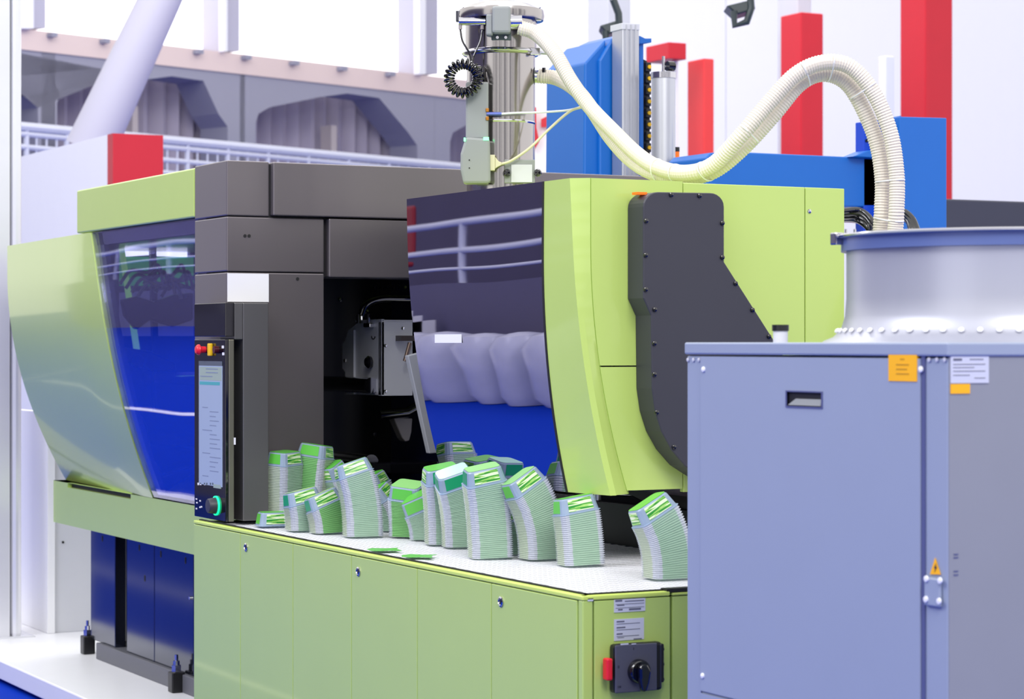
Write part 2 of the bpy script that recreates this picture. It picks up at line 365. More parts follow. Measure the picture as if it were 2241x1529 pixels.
spot(1352, 56, 14, .8, 'dark spotlight behind the top of the blue robot column')
# red and white arrow-like display behind the loader
rd = thing('red_display', (P(1190, 300, T=15).x, P(1190, 300, T=15).y, 0), 'white display board with red arrow shapes behind the steel loader', 'display')
q = P(1190, 300, T=15)
obj('board', MB().prism([P(1165, 235, T=15), P(1285, 205, T=15), P(1285, 1282, T=15), P(1165, 1282, T=15)], FW * .05), WHITEM, rd)
obj('arrow', MB().prism([P(1184, 262, T=14.98), P(1200, 254, T=14.98), P(1211, 264, T=14.98), P(1205, 278, T=14.98), P(1184, 279, T=14.98)], -FW * .04), RED, rd)
obj('arrow', MB().prism([P(1168, 236, T=14.98), P(1173, 236, T=14.98), P(1174, 280, T=14.98), P(1180, 310, T=14.98), P(1168, 330, T=14.98)], -FW * .04), RED, rd)
o = obj('yellow_sign_board', MB().prism([P(1278, 235, T=11.5), P(1282, 235, T=11.5), P(1282, 1444, T=11.5), P(1262, 1444, T=11.5)], FW * .06), YEL); o['label'] = 'narrow yellow board seen left of the blue robot column'; o['category'] = 'board'
o = obj('dark_cabinet', MB().box(xat(2068, 10), xat(2068, 10) + 2.4, 10, 10.8, 0, zat(2100, 436, Y=10)), mat('navy_cabinet', (52, 54, 72), .5), bevel=.01); tag(o, 'dark navy cabinet at the right edge behind the steel vessel', 'cabinet')
# ---- left: platform, pillar, white cabinet, far table
ZP = ZR(-1.444); XP = 2.876
o = obj('machine_platform', MB().box(XP, 8.5, 8.45, 13.3, ZP - .085, ZP).box(XP + .05, 8.4, 8.46, 13.2, 0, ZP - .085, 1).box(3.72, 8.5, 5.2, 8.45, ZP - .085, ZP).box(3.75, 8.4, 5.25, 8.46, 0, ZP - .085, 1), [CAP, mat('platform_skirt', (120, 124, 190), .5)], bevel=.006); tag(o, 'low white platform that the moulding machine stands on', 'platform')
pb = P(24, 1411, Z=-1.444); t = thing('hall_pillar', (pb.x, pb.y, ZP), 'white metal pillar at the left edge, standing on the platform', 'pillar')
PIL = mat('pillar_metal', (226, 226, 234), .25, metal=.25); xa, xb = xat(-14, 11.35), xat(49, 11.35)
obj('shaft', MB().box(xa, xat(22, 11.35), 11.35, 11.6, ZP, 5.2), PIL, t, bevel=.004)
obj('shaft', MB().box(xat(26, 11.35), xb, 11.35, 11.6, ZP, 5.2), PIL, t, bevel=.02)
obj('shaft_core', MB().box(xat(18, 11.37), xat(30, 11.37), 11.37, 11.55, ZP, 5.2), mat('pillar_groove', (120, 120, 130), .5), t)
obj('foot_plate', MB().box(xa - .02, xb + .06, 11.33, 11.65, ZP, ZP + .008), PIL, t)
t = thing('white_cabinet', (xat(150, 11.45), 11.7, ZP), 'pale grey cabinet on the platform behind the left end of the machine', 'cabinet')
obj('body', MB().box(xat(120, 11.45), xat(300, 11.45), 11.45, 12.0, ZP, ZP + 1.0), GREYL, t, bevel=.004)
obj('side_trim', MB().box(xat(104, 11.43), xat(121, 11.43), 11.43, 12.0, ZP, ZP + 1.1), WHITE, t, bevel=.004)
obj('rivet', MB().cyl(P(137, 1186, Y=11.455), P(137, 1186, Y=11.455) - Vector((0, .01, 0)), .006, n=10), GAP, t)
# far booth furniture seen in the narrow gap by the pillar
t = thing('bistro_table', (P(84, 1252, Z=-1.55)), 'far white table on a blue pedestal in the gap by the left pillar', 'table'); q = P(84, 1252, Z=-1.55)
s = TT(q.x, q.y) / F
obj('pedestal', MB().cyl(q + Vector((0, 0, .02)), q + Vector((0, 0, 122 * s)), 6 * s, n=14), BLUED, t, smooth=True)
obj('table_top', MB().cyl(q + Vector((0, 0, 122 * s)), q + Vector((0, 0, 128 * s)), 45 * s, n=28), mat('table_edge', (70, 66, 84), .5), t)
obj('foot', MB().lathe([(0, 14 * s), (10 * s, 13 * s), (34 * s, 2 * s), (34 * s, 0)], q, 24), mat('foot_grey', (150, 150, 165), .3, metal=.5), t, smooth=True)
q2 = P(70, 1200, T=18.5); o = obj('white_partition', MB().prism([P(-200, 860, T=23), P(240, 860, T=23), P(240, 1181, T=23), P(-200, 1181, T=23)], FW * .1), mat('white_partition_board', (226, 220, 232), .7, var=.08, nscale=2))
tag(o, 'far white partition glimpsed between the pillar and the green cover', 'partition')
o = obj('lounge_chair', MB().prism([P(42, 1022, T=15.5), P(110, 1000, T=15.5), P(110, 1030, T=15.5), P(78, 1068, T=15.5)], FW * .4).cyl(P(88, 1040, T=15.7), P(88, 1040, T=15.7) * 1 - Vector((0, 0, P(88, 1040, T=15.7).z)), .03, n=10), mat('lilac_seat', (190, 192, 226), .4)); tag(o, 'lilac white seat on a slim stem in the gap by the left pillar', 'seat')
# ================================================================ MOULDING MACHINE
Z0 = .463      # door top (from the eye)
mach = thing('injection_moulding_machine', (3.8, 8, ZP), 'large lime green and anthracite injection moulding machine on the white platform', 'machine')
XC = 2.93
def dxc(z): return .30 * max(0, .32 - z) ** 2
def dxd(z): return .125 * max(0, .26 - z) ** 2
def dxg(z): return .24 * max(0, .28 - z) ** 2
def xbase(Y): return XC + max(0, Y - 9.57) * .045
def solve(px, py, f, X0, kx=lambda Y: 0):
    z = 0; Y = 9
    for _ in range(12):
        p = P(px, py, X=X0 + f(z) + kx(Y)); z = p.z - E; Y = p.y
    return p, z
FIT = {}
def interp(tab, z):      # smooth edge line through the measured points
    k = id(tab)
    if k not in FIT: FIT[k] = np.polyfit([t[0] for t in tab], [t[1] for t in tab], 3)
    return float(np.polyval(FIT[k], z))
bnd = [(solve(px, py, dxc, XC)[1], solve(px, py, dxc, XC)[0].y) for px, py in ((200, 513), (207, 590), (222, 680), (240, 760), (262, 870), (300, 1000), (335, 1090))]
ZT, ZB = .453, -.648; levels = [ZT + (ZB - ZT) * i / 26 for i in range(27)]
YE = 10.85
# left green cover: three folded vertical bands that bow inwards towards the bottom
rows = []
for z in levels:
    yb = interp(bnd, z); ys = [yb + (YE - yb) * k / 12 for k in range(13)]
    rows.append([Vector((xbase(y) + dxc(z), y, ZR(z))) for y in ys])
obj('clamp_cover', MB().sheet(rows, (.03, 0, 0)), GREEN, mach, smooth=True)
obj('clamp_cover_roof', MB().box(3.0, 4.1, 8.14, YE, ZR(ZT) - .02, ZR(ZT)), GREEN, mach)
rows = []
for z in levels:
    yb = interp(bnd, z); rows.append([Vector((XC + .004 + dxc(z), y, ZR(z))) for y in [8.02 + (yb - 8.02) * k / 8 for k in range(9)]])
obj('clamp_window', MB().sheet(rows, (.012, 0, 0)), GLASSC, mach, smooth=True)
rows = []
for z in levels:
    yb = interp(bnd, z); rows.append([Vector((XC + .02 + dxc(z), y, ZR(z))) for y in (yb - .09, yb - .01)])
obj('window_frame', MB().sheet(rows, (.02, 0, 0)), mat('window_frame_navy', (26, 28, 60), .3), mach, smooth=True)
obj('window_frame', MB().box(XC + .02, XC + .05, 8.05, 9.5, ZR(.40), ZR(.45)), mat('window_frame_navy', (26, 28, 60), .3), mach)
obj('upper_fascia', MB().box(XC, 4.1, 8.135, yat(168, XC), ZR(.457), ZR(.637)), GREEN, mach, bevel=.006)
# interior behind the clamp window
inn = mat('inner_navy', (28, 36, 84), .3); 
obj('inner_back_wall', MB().box(4.0, 4.06, 8.2, 10.8, ZR(-.8), ZR(.45)), inn, mach)
obj('inner_end_wall', MB().sheet([[Vector((xbase(10.74) + dxc(z) + .03, 10.74, ZR(z))), Vector((4.06, 10.74, ZR(z)))] for z in [ZT - .01 + (ZB - ZT) * i / 16 for i in range(17)]], (0, .03, 0)), inn, mach)
YI = 10.70
def inpr(l, m, name, d=.02, Y=YI, bev=0): return obj(name, MB().prism([P(x, y, Y=Y) for x, y in l], (0, d, 0)), m, mach, bevel=bev)
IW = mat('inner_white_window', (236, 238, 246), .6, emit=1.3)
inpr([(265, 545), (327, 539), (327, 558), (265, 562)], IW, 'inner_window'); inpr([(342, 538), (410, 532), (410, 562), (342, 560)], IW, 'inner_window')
inpr([(262, 562), (424, 562), (424, 625), (262, 625)], mat('inner_green_glow', (60, 170, 90), .4, emit=.25), 'inner_green_panel', .01, YI + .01)  # panel given a glow of its own to show through the window
inpr([(262, 640), (424, 630), (424, 735), (262, 735)], mat('inner_lilac_glow', (120, 122, 170), .4, emit=.15), 'inner_grey_panel', .01, YI + .01)  # faint glow added to this panel, which is no lamp
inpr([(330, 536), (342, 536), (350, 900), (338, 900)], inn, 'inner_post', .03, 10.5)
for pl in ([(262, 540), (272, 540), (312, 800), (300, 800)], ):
    inpr(pl, mat('inner_lime_glow_strip', (150, 220, 110), .4, emit=.3), 'inner_lime_glow_strip', .02, 10.45)  # strip made to glow so it reads in the dark interior
inpr([(268, 655), (300, 648), (340, 660), (380, 645), (424, 640), (424, 700), (380, 715), (330, 700), (300, 722), (275, 690)], BLACK, 'hose_carrier', .05, 10.4, .01)
inpr([(228, 742), (262, 758), (330, 768), (384, 792), (388, 812), (340, 812), (290, 796), (240, 800)], BLACK, 'toggle_arm', .08, 9.9, .01)
inpr([(262, 870), (300, 890), (322, 930), (335, 1000), (360, 1040), (424, 1020), (424, 1036), (362, 1078), (330, 1060), (290, 960)], mat('inner_dark_blue', (28, 34, 62), .3), 'toggle_foot', .08, 9.6, .01)
obj('pressure_gauge', MB().cyl(P(300, 790, Y=9.85), P(300, 790, Y=9.85) - Vector((0, .02, 0)), .03, n=24), CHROME, mach)
for z in (-.16, -.45): obj('tie_bar', MB().cyl((3.62, 8.1, ZR(z)), (3.62, 10.7, ZR(z)), .03, n=20), CHROME, mach, smooth=True)
for k in range(9):
    x = 262 + 13 * k; y = 596 + 9 * (k % 4); cp = [P(x, y + 26, Y=10.3), P(x + 24, y - 4, Y=10.28), P(x + 60, y + 6 * (k % 3), Y=10.26), P(x + 84, y - 16 + 5 * (k % 4), Y=10.25), P(x + 96, y + 30, Y=10.25)]
    obj('hydraulic_cable', MB().tube(catmull(cp, 8), .008, 8), [mat('inner_white_cable', (235, 238, 245), .4, emit=0), BLACK, CREAMC][k % 3], mach, smooth=True)
# sill beam under window
XB = XC + dxc(ZB) + .0
zb = ZR(-.845)
sl = [(147, 1058), (285, 1083)]
ys0, ys1 = yat(286, XB), yat(148, XB); zs1 = zat(216, 1068, X=XB); zs0 = zs1 - .022
Yl = yat(117, XB)
beam = MB().box(XB, 4.0, 8.0, Yl, zb, zs0).box(XB, 4.0, 8.0, Yl, zs1, ZR(ZB) - .001).box(XB, 4.0, 8.0, ys0, zs0, zs1).box(XB, 4.0, ys1, Yl, zs0, zs1)
obj('sill_beam', beam, GREEN, mach); obj('vent_slot', MB().box(XB + .02, XB + .05, ys0, ys1, zs0, zs1), GAP, mach)
# base of the machine
XF = 3.3; bz = zb
def bpanel(a, b, name='base_panel', m=BASE, d=0, z0=ZP + .075, z1=bz): obj(name, MB().box(XF + d, XF + .05 + d, yat(b, XF) + .003, yat(a, XF) - .003, z0, z1), m, mach, bevel=.003)
bpanel(198, 252); bpanel(277, 338); bpanel(338, 424); bpanel(424, 455)
bpanel(252, 277, 'base_slot', GAP, .05)
obj('base_plinth', MB().box(XF - .02, 4.0, 8.47, yat(210, XF - .02), ZP, ZP + .075), PLINTH, mach, bevel=.004)
obj('base_core', MB().box(XF + .11, 4.0, 8.47, yat(200, XF), ZP + .07, bz), BLACK, mach)
for px, py in ((224, 1178), (305, 1198), (352, 1212), (406, 1226), (317, 1265)):
    p = P(px, py, X=XF); obj('oval_hole', MB().box(XF - .002, XF + .01, p.y - .011, p.y + .011, p.z - .016, p.z + .016), GAP, mach, bevel=.008)
p = P(418, 1308, X=XF); obj('bolt', MB().cyl(p, p - Vector((.008, 0, 0)), .007, n=10), CHROME, mach)
for px, py in ((192, 1430), (386, 1514)):
    q = P(px, py, Z=-1.444); 
    ft = obj('levelling_foot', MB().box(q.x - .028, q.x + .028, q.y - .028, q.y + .028, ZP, ZP + .085).box(q.x + .02, XF, q.y - .02, q.y + .02, ZP, ZP + .07), BLACK, mach, bevel=.005)
    obj('levelling_bolt', MB().cyl((q.x, q.y, ZP + .08), (q.x, q.y, ZP + .112), .02, n=6).cyl((q.x, q.y, ZP + .11), (q.x, q.y, ZP + .13), .014, n=12).cyl((q.x, q.y, ZP + .13), (q.x, q.y, ZP + .155), .008, n=10), CHROME, ft)
for px, py in ((208, 1425), (405, 1510)): pass
# ---------------------------------------------------------------- anthracite tower
YT = 7.8; YL = yat(426, XC); XR = xat(709, YT)
zt = ZR(.642)
def zpx(py): return zat(496, py, X=XC)
blocks = [(zpx(471), zt, xat(589, YT)), (zpx(593), zpx(473.5), XR), (ZR(-.62), zpx(595.5), XR)]
for z0, z1, xr in blocks: obj('tower_block', MB().box(XC, xr, YT, YL, z0, z1), DARK, mach, bevel=.004)
obj('tower_core', MB().box(XC + .01, XR - .01, YT + .01, YL - .01, ZR(-.62), zt - .01), GAP, mach)
a = xat(598, YT - .02); obj('cross_beam', MB().box(a, xat(1420, YT), YT - .02, YT + .3, zat(600, 471, Y=YT - .02), zt - .002), DARK, mach, bevel=.004)
obj('cross_beam', MB().box(xat(720, YT - .01), xat(1200, YT), YT - .01, YT + .2, zat(720, 606, Y=YT - .01), zat(720, 478, Y=YT - .01)), DARK, mach, bevel=.004)
obj('beam_backing', MB().box(XR - .1, xat(1200, YT), YT + .03, YT + .2, zat(720, 606, Y=YT), zt - .02), GAP, mach)
p0, p1 = P(498, 660, Y=YT - .003), P(588, 599, Y=YT - .003)
obj('blank_white_plate', MB().box(p0.x, p1.x, YT - .004, YT, p0.z, p1.z), WHITE, mach)
for px, py in ((536, 516), (545, 516), (651, 610)):
    p = P(px, py, Y=YT); obj('screw_hole', MB().cyl(p, p - Vector((0, .002, 0)), .006, n=10), GAP, mach)
# housing behind the panel
zpb = ZR(-.617); zph = ZR(.139); xh = xat(588, 7.66)
obj('panel_housing', MB().box(2.937, xh, 7.66, 7.8, zpb, zph).box(2.905, 2.937, 7.66, 7.8, ZR(.012), zph), DARK2, mach, bevel=.003)
obj('housing_shadow_gap', MB().box(2.907, 2.936, 7.75, 7.8, zpb, ZR(.01)), GAP, mach)
obj('housing_glass', MB().box(2.87, 2.904, 7.655, 7.966, ZR(.022), zph), BLACKG, mach, bevel=.002)
# control panel
cp = thing('control_panel', (0, 0, 0)); cp.parent = mach; cp.location = Vector((2.88, 7.8, zpb)) - worg(mach)
XPn = 2.87; zc0, zc1 = zpb, ZR(.012)
obj('panel_shell', MB().box(XPn + .012, 2.902, 7.652, 7.966, zc0, zc1), mat('olive_grey_metal', (120, 118, 104), .3, metal=.5), cp, bevel=.003)
obj('panel_bezel', MB().box(XPn, XPn + .012, 7.654, 7.966, zc0, zc1), BLACKG, cp, bevel=.002)
def onp(a, b, t, bt, d=.0015):
    p, q = P(a, bt, X=XPn), P(b, t, X=XPn); zz0 = P((a + b) / 2, bt, X=XPn).z; zz1 = P((a + b) / 2, t, X=XPn).z
    return MB().box(XPn - d, XPn + .001, q.y, p.y, zz0, zz1)
obj('screen', onp(436, 487, 790, 1062), SCREEN, cp)
obj('screen_header', onp(436, 487, 790, 800, .002), mat('screen_grey', (70, 78, 92), .3, emit=.2), cp)
obj('screen_band', onp(438, 486, 803, 832, .002), SCRH, cp); obj('screen_band', onp(438, 482, 835, 842, .002), SCRT, cp)
for a, y in ((452, 806), (452, 814), (440, 822)): obj('screen_text', onp(a, a + 26, y, y + 2, .0028), SCRD, cp)
for k in range(16):
    y = 890 + k * 10; a = 460 if k % 5 else 444; obj('screen_text', onp(a, a + 12 + (k * 7) % 13, y, y + 2, .002), SCRD, cp)
obj('screen_button', onp(468, 484, 1060, 1068, .002), SCRH, cp)
for a in (433, 438, 447, 452, 460, 465): obj('icon', onp(a, a + 3, 1056, 1061), WHITE, cp)
for a, y in ((429, 1090), (429, 1111), (437, 1094), (437, 1108), (440, 1107), (430, 1098)): obj('icon', onp(a, a + 2.5, y, y + 3), WHITE, cp)
for a, y in ((486, 756), (487, 771)): obj('icon', onp(a, a + 4, y, y + 6), WHITE, cp)
e = P(449, 765, X=XPn); U = Vector((-1, 0, 0))
obj('emergency_stop', MB().lathe([(0, .036), (.012, .035), (.0185, .028), (.019, .022), (.012, .018), (.0115, 0)], e, 24, axis=U), REDB, cp, smooth=True)
e = P(463, 765, X=XPn); obj('stop_collar', MB().box(XPn - .012, XPn, e.y - .014, e.y + .012, e.z - .022, e.z + .022), YEL, cp, bevel=.003)
e = P(477, 765, X=XPn); obj('key_switch', MB().cyl(e, e + U * .016, .013, n=20), mat('dark_red_switch', (70, 10, 24), .3), cp, smooth=True)
e = P(474, 1106, X=XPn)
obj('knob_ring', MB().lathe([(.034, 0), (.034, .006), (.030, .006), (.030, 0)], e, 32, axis=U), RING, cp, smooth=True)
obj('control_knob', MB().lathe([(.029, 0), (.028, .012), (.025, .03), (.023, .033), (0, .034)], e, 32, axis=U), GUARD, cp, smooth=True)
p = P(514, 965, Y=7.652); obj('side_latch', MB().box(p.x - .004, p.x + .002, 7.649, 7.653, p.z - .012, p.z + .012), WHITE, cp)
# ---------------------------------------------------------------- mould bay (dark interior)
bay = MB().box(3.28, 4.4, 8.75, 8.8, ZR(-.66), ZR(.5)).box(3.26, 3.30, 7.82, 8.8, ZR(-.66), ZR(.5)).box(4.35, 4.4, 7.82, 8.8, ZR(-.66), ZR(.5)).box(3.28, 4.4, 7.82, 8.8, ZR(-.70), ZR(-.66)).box(3.28, 4.4, 7.82, 8.8, ZR(.46), ZR(.5))
obj('mould_bay', bay, BLACK, mach)
obj('bay_floor_bar', MB().prism([P(790, 1012, Y=7.95), P(960, 1010, Y=7.95), P(960, 1036, Y=7.95), P(820, 1036, Y=7.95)], (0, .5, 0)), BLACKG, mach, bevel=.004)
obj('bay_floor_bar', MB().box(xat(715, 7.84), xat(1000, 7.84), 7.84, 7.9, ZR(-.66), zat(800, 1068, Y=7.84)), mat('bay_grey', (62, 60, 64), .4, metal=.3), mach, bevel=.004)
# silver guard box hanging in the bay
YB = 8.05
A = [(756, 742), (762, 722), (790, 700), (835, 698), (835, 865), (755, 862), (755, 815), (749, 806), (749, 752)]
XS = P(835, 700, Y=YB).x
def onA(px, py): return P(px, py, X=XS)
obj('silver_guard', MB().prism([onA(x, y) for x, y in A], (.012, 0, 0)), SILV, mach, bevel=.002)
gb = obj('silver_guard_box', MB().box(XS, xat(903, YB), YB, YB + .03, zat(835, 866, Y=YB), zat(835, 703, Y=YB)).box(XS, xat(903, YB), YB, YB + .25, zat(835, 703, Y=YB), zat(835, 703, Y=YB) + .006), SILV, mach, bevel=.002)
for px, py in ((843, 756), (881, 718), (843, 856)):
    p = P(px, py, Y=YB); obj('rivet', MB().lathe([(.007, 0), (.006, .003), (0, .005)], p, 12, axis=(0, -1, 0)), CHROME, gb)
ridge = onA(777, 780); obj('guard_ridge', MB().box(XS - .008, XS, ridge.y - .004, ridge.y + .004, zat(777, 862, X=XS), zat(777, 722, X=XS)), SILV, mach)
p = onA(815, 792); obj('guard_knob', MB().lathe([(0, .03), (.015, .028), (.024, .018), (.022, .008), (.01, 0)], p, 24, axis=U), BLACKG, mach, smooth=True)
p = onA(756, 789); obj('slot_screw', MB().lathe([(.009, 0), (.008, .005), (0, .006)], p, 12, axis=U), CHROME, mach)
p = onA(818, 735); obj('rotation_mark', MB().tube([p + Vector((-.002, .016 * math.cos(a), .012 * math.sin(a))) for a in [PI * (1.05 + .95 * k / 8) for k in range(9)]], .002, 6), GAP, mach)
p = onA(812, 700)
obj('hinge_hook', MB().tube(catmull([p + Vector((-.01, .0, -.02)), p + Vector((-.012, -.004, .02)), p + Vector((-.012, .01, .034)), p + Vector((-.012, .03, .03))], 6), .006, 8), CHROME, mach, smooth=True)
obj('hinge_hook', MB().box(p.x - .02, p.x + .02, p.y - .03, p.y + .03, p.z - .028, p.z - .012), CHROME, mach, bevel=.003)
obj('hinge_hook', MB().cyl(p + Vector((-.02, .06, -.012)), p + Vector((-.02, .06, .02)), .012, n=12), CHROME, mach)
obj('bay_hose', MB().tube(catmull([P(790, 690, Y=8.1), P(800, 668, Y=8.1), P(830, 655, Y=8.12), P(880, 654, Y=8.14), P(960, 655, Y=8.15)], 8), .013, 10), BLACKG, mach, smooth=True)
for k in range(6):
    p = P(820 + k * 13, 628, Y=8.2); obj('bay_bolt', MB().cyl(p, p + Vector((0, -.01, 0)), .006, n=8), BLACKG, mach)
p = P(889, 740, Y=8.0); obj('sensor_block', MB().box(p.x - .03, p.x + .03, 7.98, 8.03, p.z - .01, p.z + .01), mat('brown_metal', (66, 58, 60), .4), mach)
obj('sensor_rod', MB().cyl(P(897, 750, Y=7.99), P(886, 790, Y=7.99), .008, n=12), mat('warm_steel', (150, 130, 120), .3, metal=.8), mach, smooth=True)
p = P(885, 915, Y=8.3)
obj('bay_funnel', MB().prism([P(860, 913, Y=8.3), P(903, 915, Y=8.3), P(901, 945, Y=8.3), P(896, 964, Y=8.3), P(887, 966, Y=8.3), P(880, 958, Y=8.3)], (0, .05, 0)), mat('pale_grey_cone', (130, 126, 128), .4), mach, bevel=.004)
obj('bay_arm', MB().tube([P(830, 908, Y=8.25), P(890, 902, Y=8.25), P(930, 880, Y=8.25)], .02, 12), BLACKG, mach, smooth=True)
for px, py in ((819, 950), (745, 655), (880, 880)):
    p = P(px, py, Y=8.745); obj('bay_bolt', MB().lathe([(.009, 0), (.008, .006), (0, .008)], p, 10, axis=(0, -1, 0)), CHROME, mach)
obj('slanted_post', MB().prism([P(893, 778, Y=7.72), P(925, 770, Y=7.72), P(965, 990, Y=7.72), P(940, 992, Y=7.72)], (0, .03, 0)), SILV, mach, bevel=.003)
# ---------------------------------------------------------------- injection side housing
XD = 3.2
wb = [(solve(px, py, dxd, XD)[1], solve(px, py, dxd, XD)[0].y) for px, py in ((1190, 397), (1188, 520), (1193, 700), (1205, 850), (1222, 980), (1240, 1068))]
wt = [(solve(px, py, dxd, XD)[1], solve(px, py, dxd, XD)[0].y) for px, py in ((890, 432), (893, 560), (905, 720), (921, 840), (946, 950), (975, 1065))]
ZD0 = -.428; lv = [Z0 + (ZD0 - Z0) * i / 24 for i in range(25)]
rows = []
for z in lv:
    a, b = interp(wb, z), interp(wt, z); rows.append([Vector((XD + dxd(z), a + (b - a) * k / 8, ZR(z))) for k in range(9)])
obj('door_glass', MB().sheet(rows, (.012, 0, 0)), GLASSD, mach, smooth=True)
rows = [[Vector((XD - .002 + dxd(z), interp(wb, z) + k, ZR(z))) for k in (-.004, .006)] for z in lv]
obj('door_seal', MB().sheet(rows, (.02, 0, 0)), GAP, mach)
obj('door_backing', MB().box(XD + .2, XD + .22, 5.9, 6.85, ZR(-.4), ZR(.44)), BLACK, mach)
xk_ = XD + dxd(0) - .003; p0, p1 = P(952, 750, X=xk_), P(1010, 731, X=xk_)
obj('door_sticker', MB().box(xk_ - .001, xk_ + .001, p1.y, p0.y, p0.z, p1.z), WHITE, mach)
ea = [(solve(px, py, lambda q: (dxd(q) + dxg(q)) * .5, XD)[1], solve(px, py, lambda q: (dxd(q) + dxg(q)) * .5, XD)[0].y) for px, py in ((1247, 392), (1252, 500), (1257, 583), (1265, 690), (1276, 791), (1300, 920), (1334, 1079))]
def ring(z):
    d = dxd(z); k = 0
    g_ = dxg(z); return [Vector((XD + d, interp(wb, z), ZR(z))), Vector((XD + (d + g_) * .5, interp(ea, z), ZR(z))), Vector((XD + .046 + g_, 5.76, ZR(z)))]
rows = [ring(z) for z in lv]
obj('door_frame', MB().sheet([[r[0].lerp(r[1], t / 6) for t in range(7)] for r in rows], (.02, .0, 0)), GREEN, mach, smooth=True)
obj('corner_strip', MB().sheet([[r[1].lerp(r[2], t / 4) for t in range(5)] for r in rows], (.015, .015, 0)), GREEN, mach, smooth=True)
YG = 5.76; xe = xat(1848, YG); xs = xat(1762, YG); zsm = zat(1360, 801, Y=YG); xm = xat(1495, YG)
def zl(z0, z1, n=12): return [z0 + (z1 - z0) * i / n for i in range(n + 1)]
def face(name, z0, z1, xr): obj(name, MB().sheet([[Vector((XD + .049 + dxg(z), YG, ZR(z))), Vector((xr, YG, ZR(z)))] for z in zl(z0, z1)], (0, .02, 0)), GREEN, mach)
face('end_panel', Z0, zsm - E + .002, xm - .002); face('end_panel', zsm - E - .002, ZD0 + .01, xm - .002)
obj('end_panel', MB().box(xm + .001, xs - .0015, YG, YG + .02, ZR(ZD0), ZR(Z0) - .004), GREEN, mach, bevel=.002)
obj('end_panel', MB().box(xs + .0015, xe, YG, YG + .02, ZR(ZD0), ZR(Z0) - .004), GREEN, mach, bevel=.002)
obj('housing_core', MB().box(3.75, xe - .01, YG + .021, 7.55, ZR(ZD0) + .01, ZR(Z0) - .02), BLACK, mach)
obj('housing_roof', MB().prism([(x, y, ZR(Z0) - .02) for x, y in ((XD + .05, YG + .03), (xe, YG + .01), (xe, 7.6), (3.62, 7.6), (XD + .02, 6.8))], (0, 0, .016)), GREEN, mach)
obj('housing_side', MB().box(xe - .02, xe, YG + .02, 7.6, ZR(ZD0), ZR(Z0) - .02), GREEN, mach)
p = P(1771, 462, Y=YG); obj('panel_screw', MB().lathe([(.007, 0), (.006, .003), (0, .004)], p, 12, axis=(0, -1, 0)), CHROME, mach)
# black belt guard
YK = 5.672
def arc(cx_, cy_, r, a0, a1, n=6): return [(cx_ + r * math.cos(math.radians(a0 + (a1 - a0) * k / n)), cy_ + r * math.sin(math.radians(a0 + (a1 - a0) * k / n))) for k in range(n + 1)]
gp = arc(1440, 452, 32, 180, 270) + arc(1555, 452, 30, 270, 360) + [(1585, 573), (1690, 738), (1760, 850), (1790, 930), (1780, 1010), (1740, 1060), (1600, 1062), (1540, 1046), (1500, 1020), (1470, 985), (1448, 945), (1434, 900), (1427, 850), (1425, 690), (1408, 652)]
obj('belt_guard', MB().prism([P(x, y, Y=YK) for x, y in gp], (0, YG - YK, 0)), GUARD, mach, bevel=.003)
for px, py in ((1468, 426), (1530, 428), (1413, 483), (1580, 488), (1412, 558), (1580, 563), (1412, 633), (1609, 620), (1432, 677), (1646, 678), (1431, 751), (1682, 736), (1431, 819), (1436, 902), (1474, 978)):
    p = P(px, py, Y=YK); obj('guard_screw', MB().lathe([(.0065, 0), (.0065, .005), (.003, .007), (0, .007)], p, 12, axis=(0, -1, 0)), BLACKG, mach, smooth=True)
p = P(1395, 424, Y=5.72); obj('orange_edge', MB().box(p.x - .012, p.x + .02, 5.70, 5.73, p.z - .003, p.z + .004), ORL, mach)
# under the housing
obj('lower_casing', MB().box(3.72, 4.08, 5.5, 7.75, ZP, ZR(-.46)), BLACK, mach)
obj('lower_rail', MB().prism([P(1315, 1141, Y=6.5), P(1420, 1150, Y=6.5), P(1420, 1165, Y=6.5), P(1315, 1152, Y=6.5)], (0, .1, 0)), mat('rail_dark', (60, 58, 60), .25, metal=.6), mach, bevel=.003)
obj('chute', MB().prism([P(1210, 1078, Y=6.1), P(1385, 1084, Y=6.1), P(1440, 1112, Y=6.1), P(1300, 1098, Y=6.1)], (0, .3, 0)), BLACKG, mach, bevel=.003)
p = P(1313, 1084, Y=5.95); obj('lock_cylinder', MB().cyl(p + Vector((-.02, 0, -.012)), p + Vector((-.02, 0, .02)), .022, n=20), CHROME, mach, smooth=True)
obj('blue_bracket', MB().box(xat(1415, 6.6), xat(1436, 6.6), 6.6, 6.63, zat(1425, 1104, Y=6.6), zat(1425, 1070, Y=6.6)), BLUE, mach)
obj('grey_bracket', MB().box(xat(1383, 6.62), xat(1413, 6.62), 6.62, 6.66, zat(1400, 1110, Y=6.62), zat(1400, 1070, Y=6.62)), PLINTH, mach)
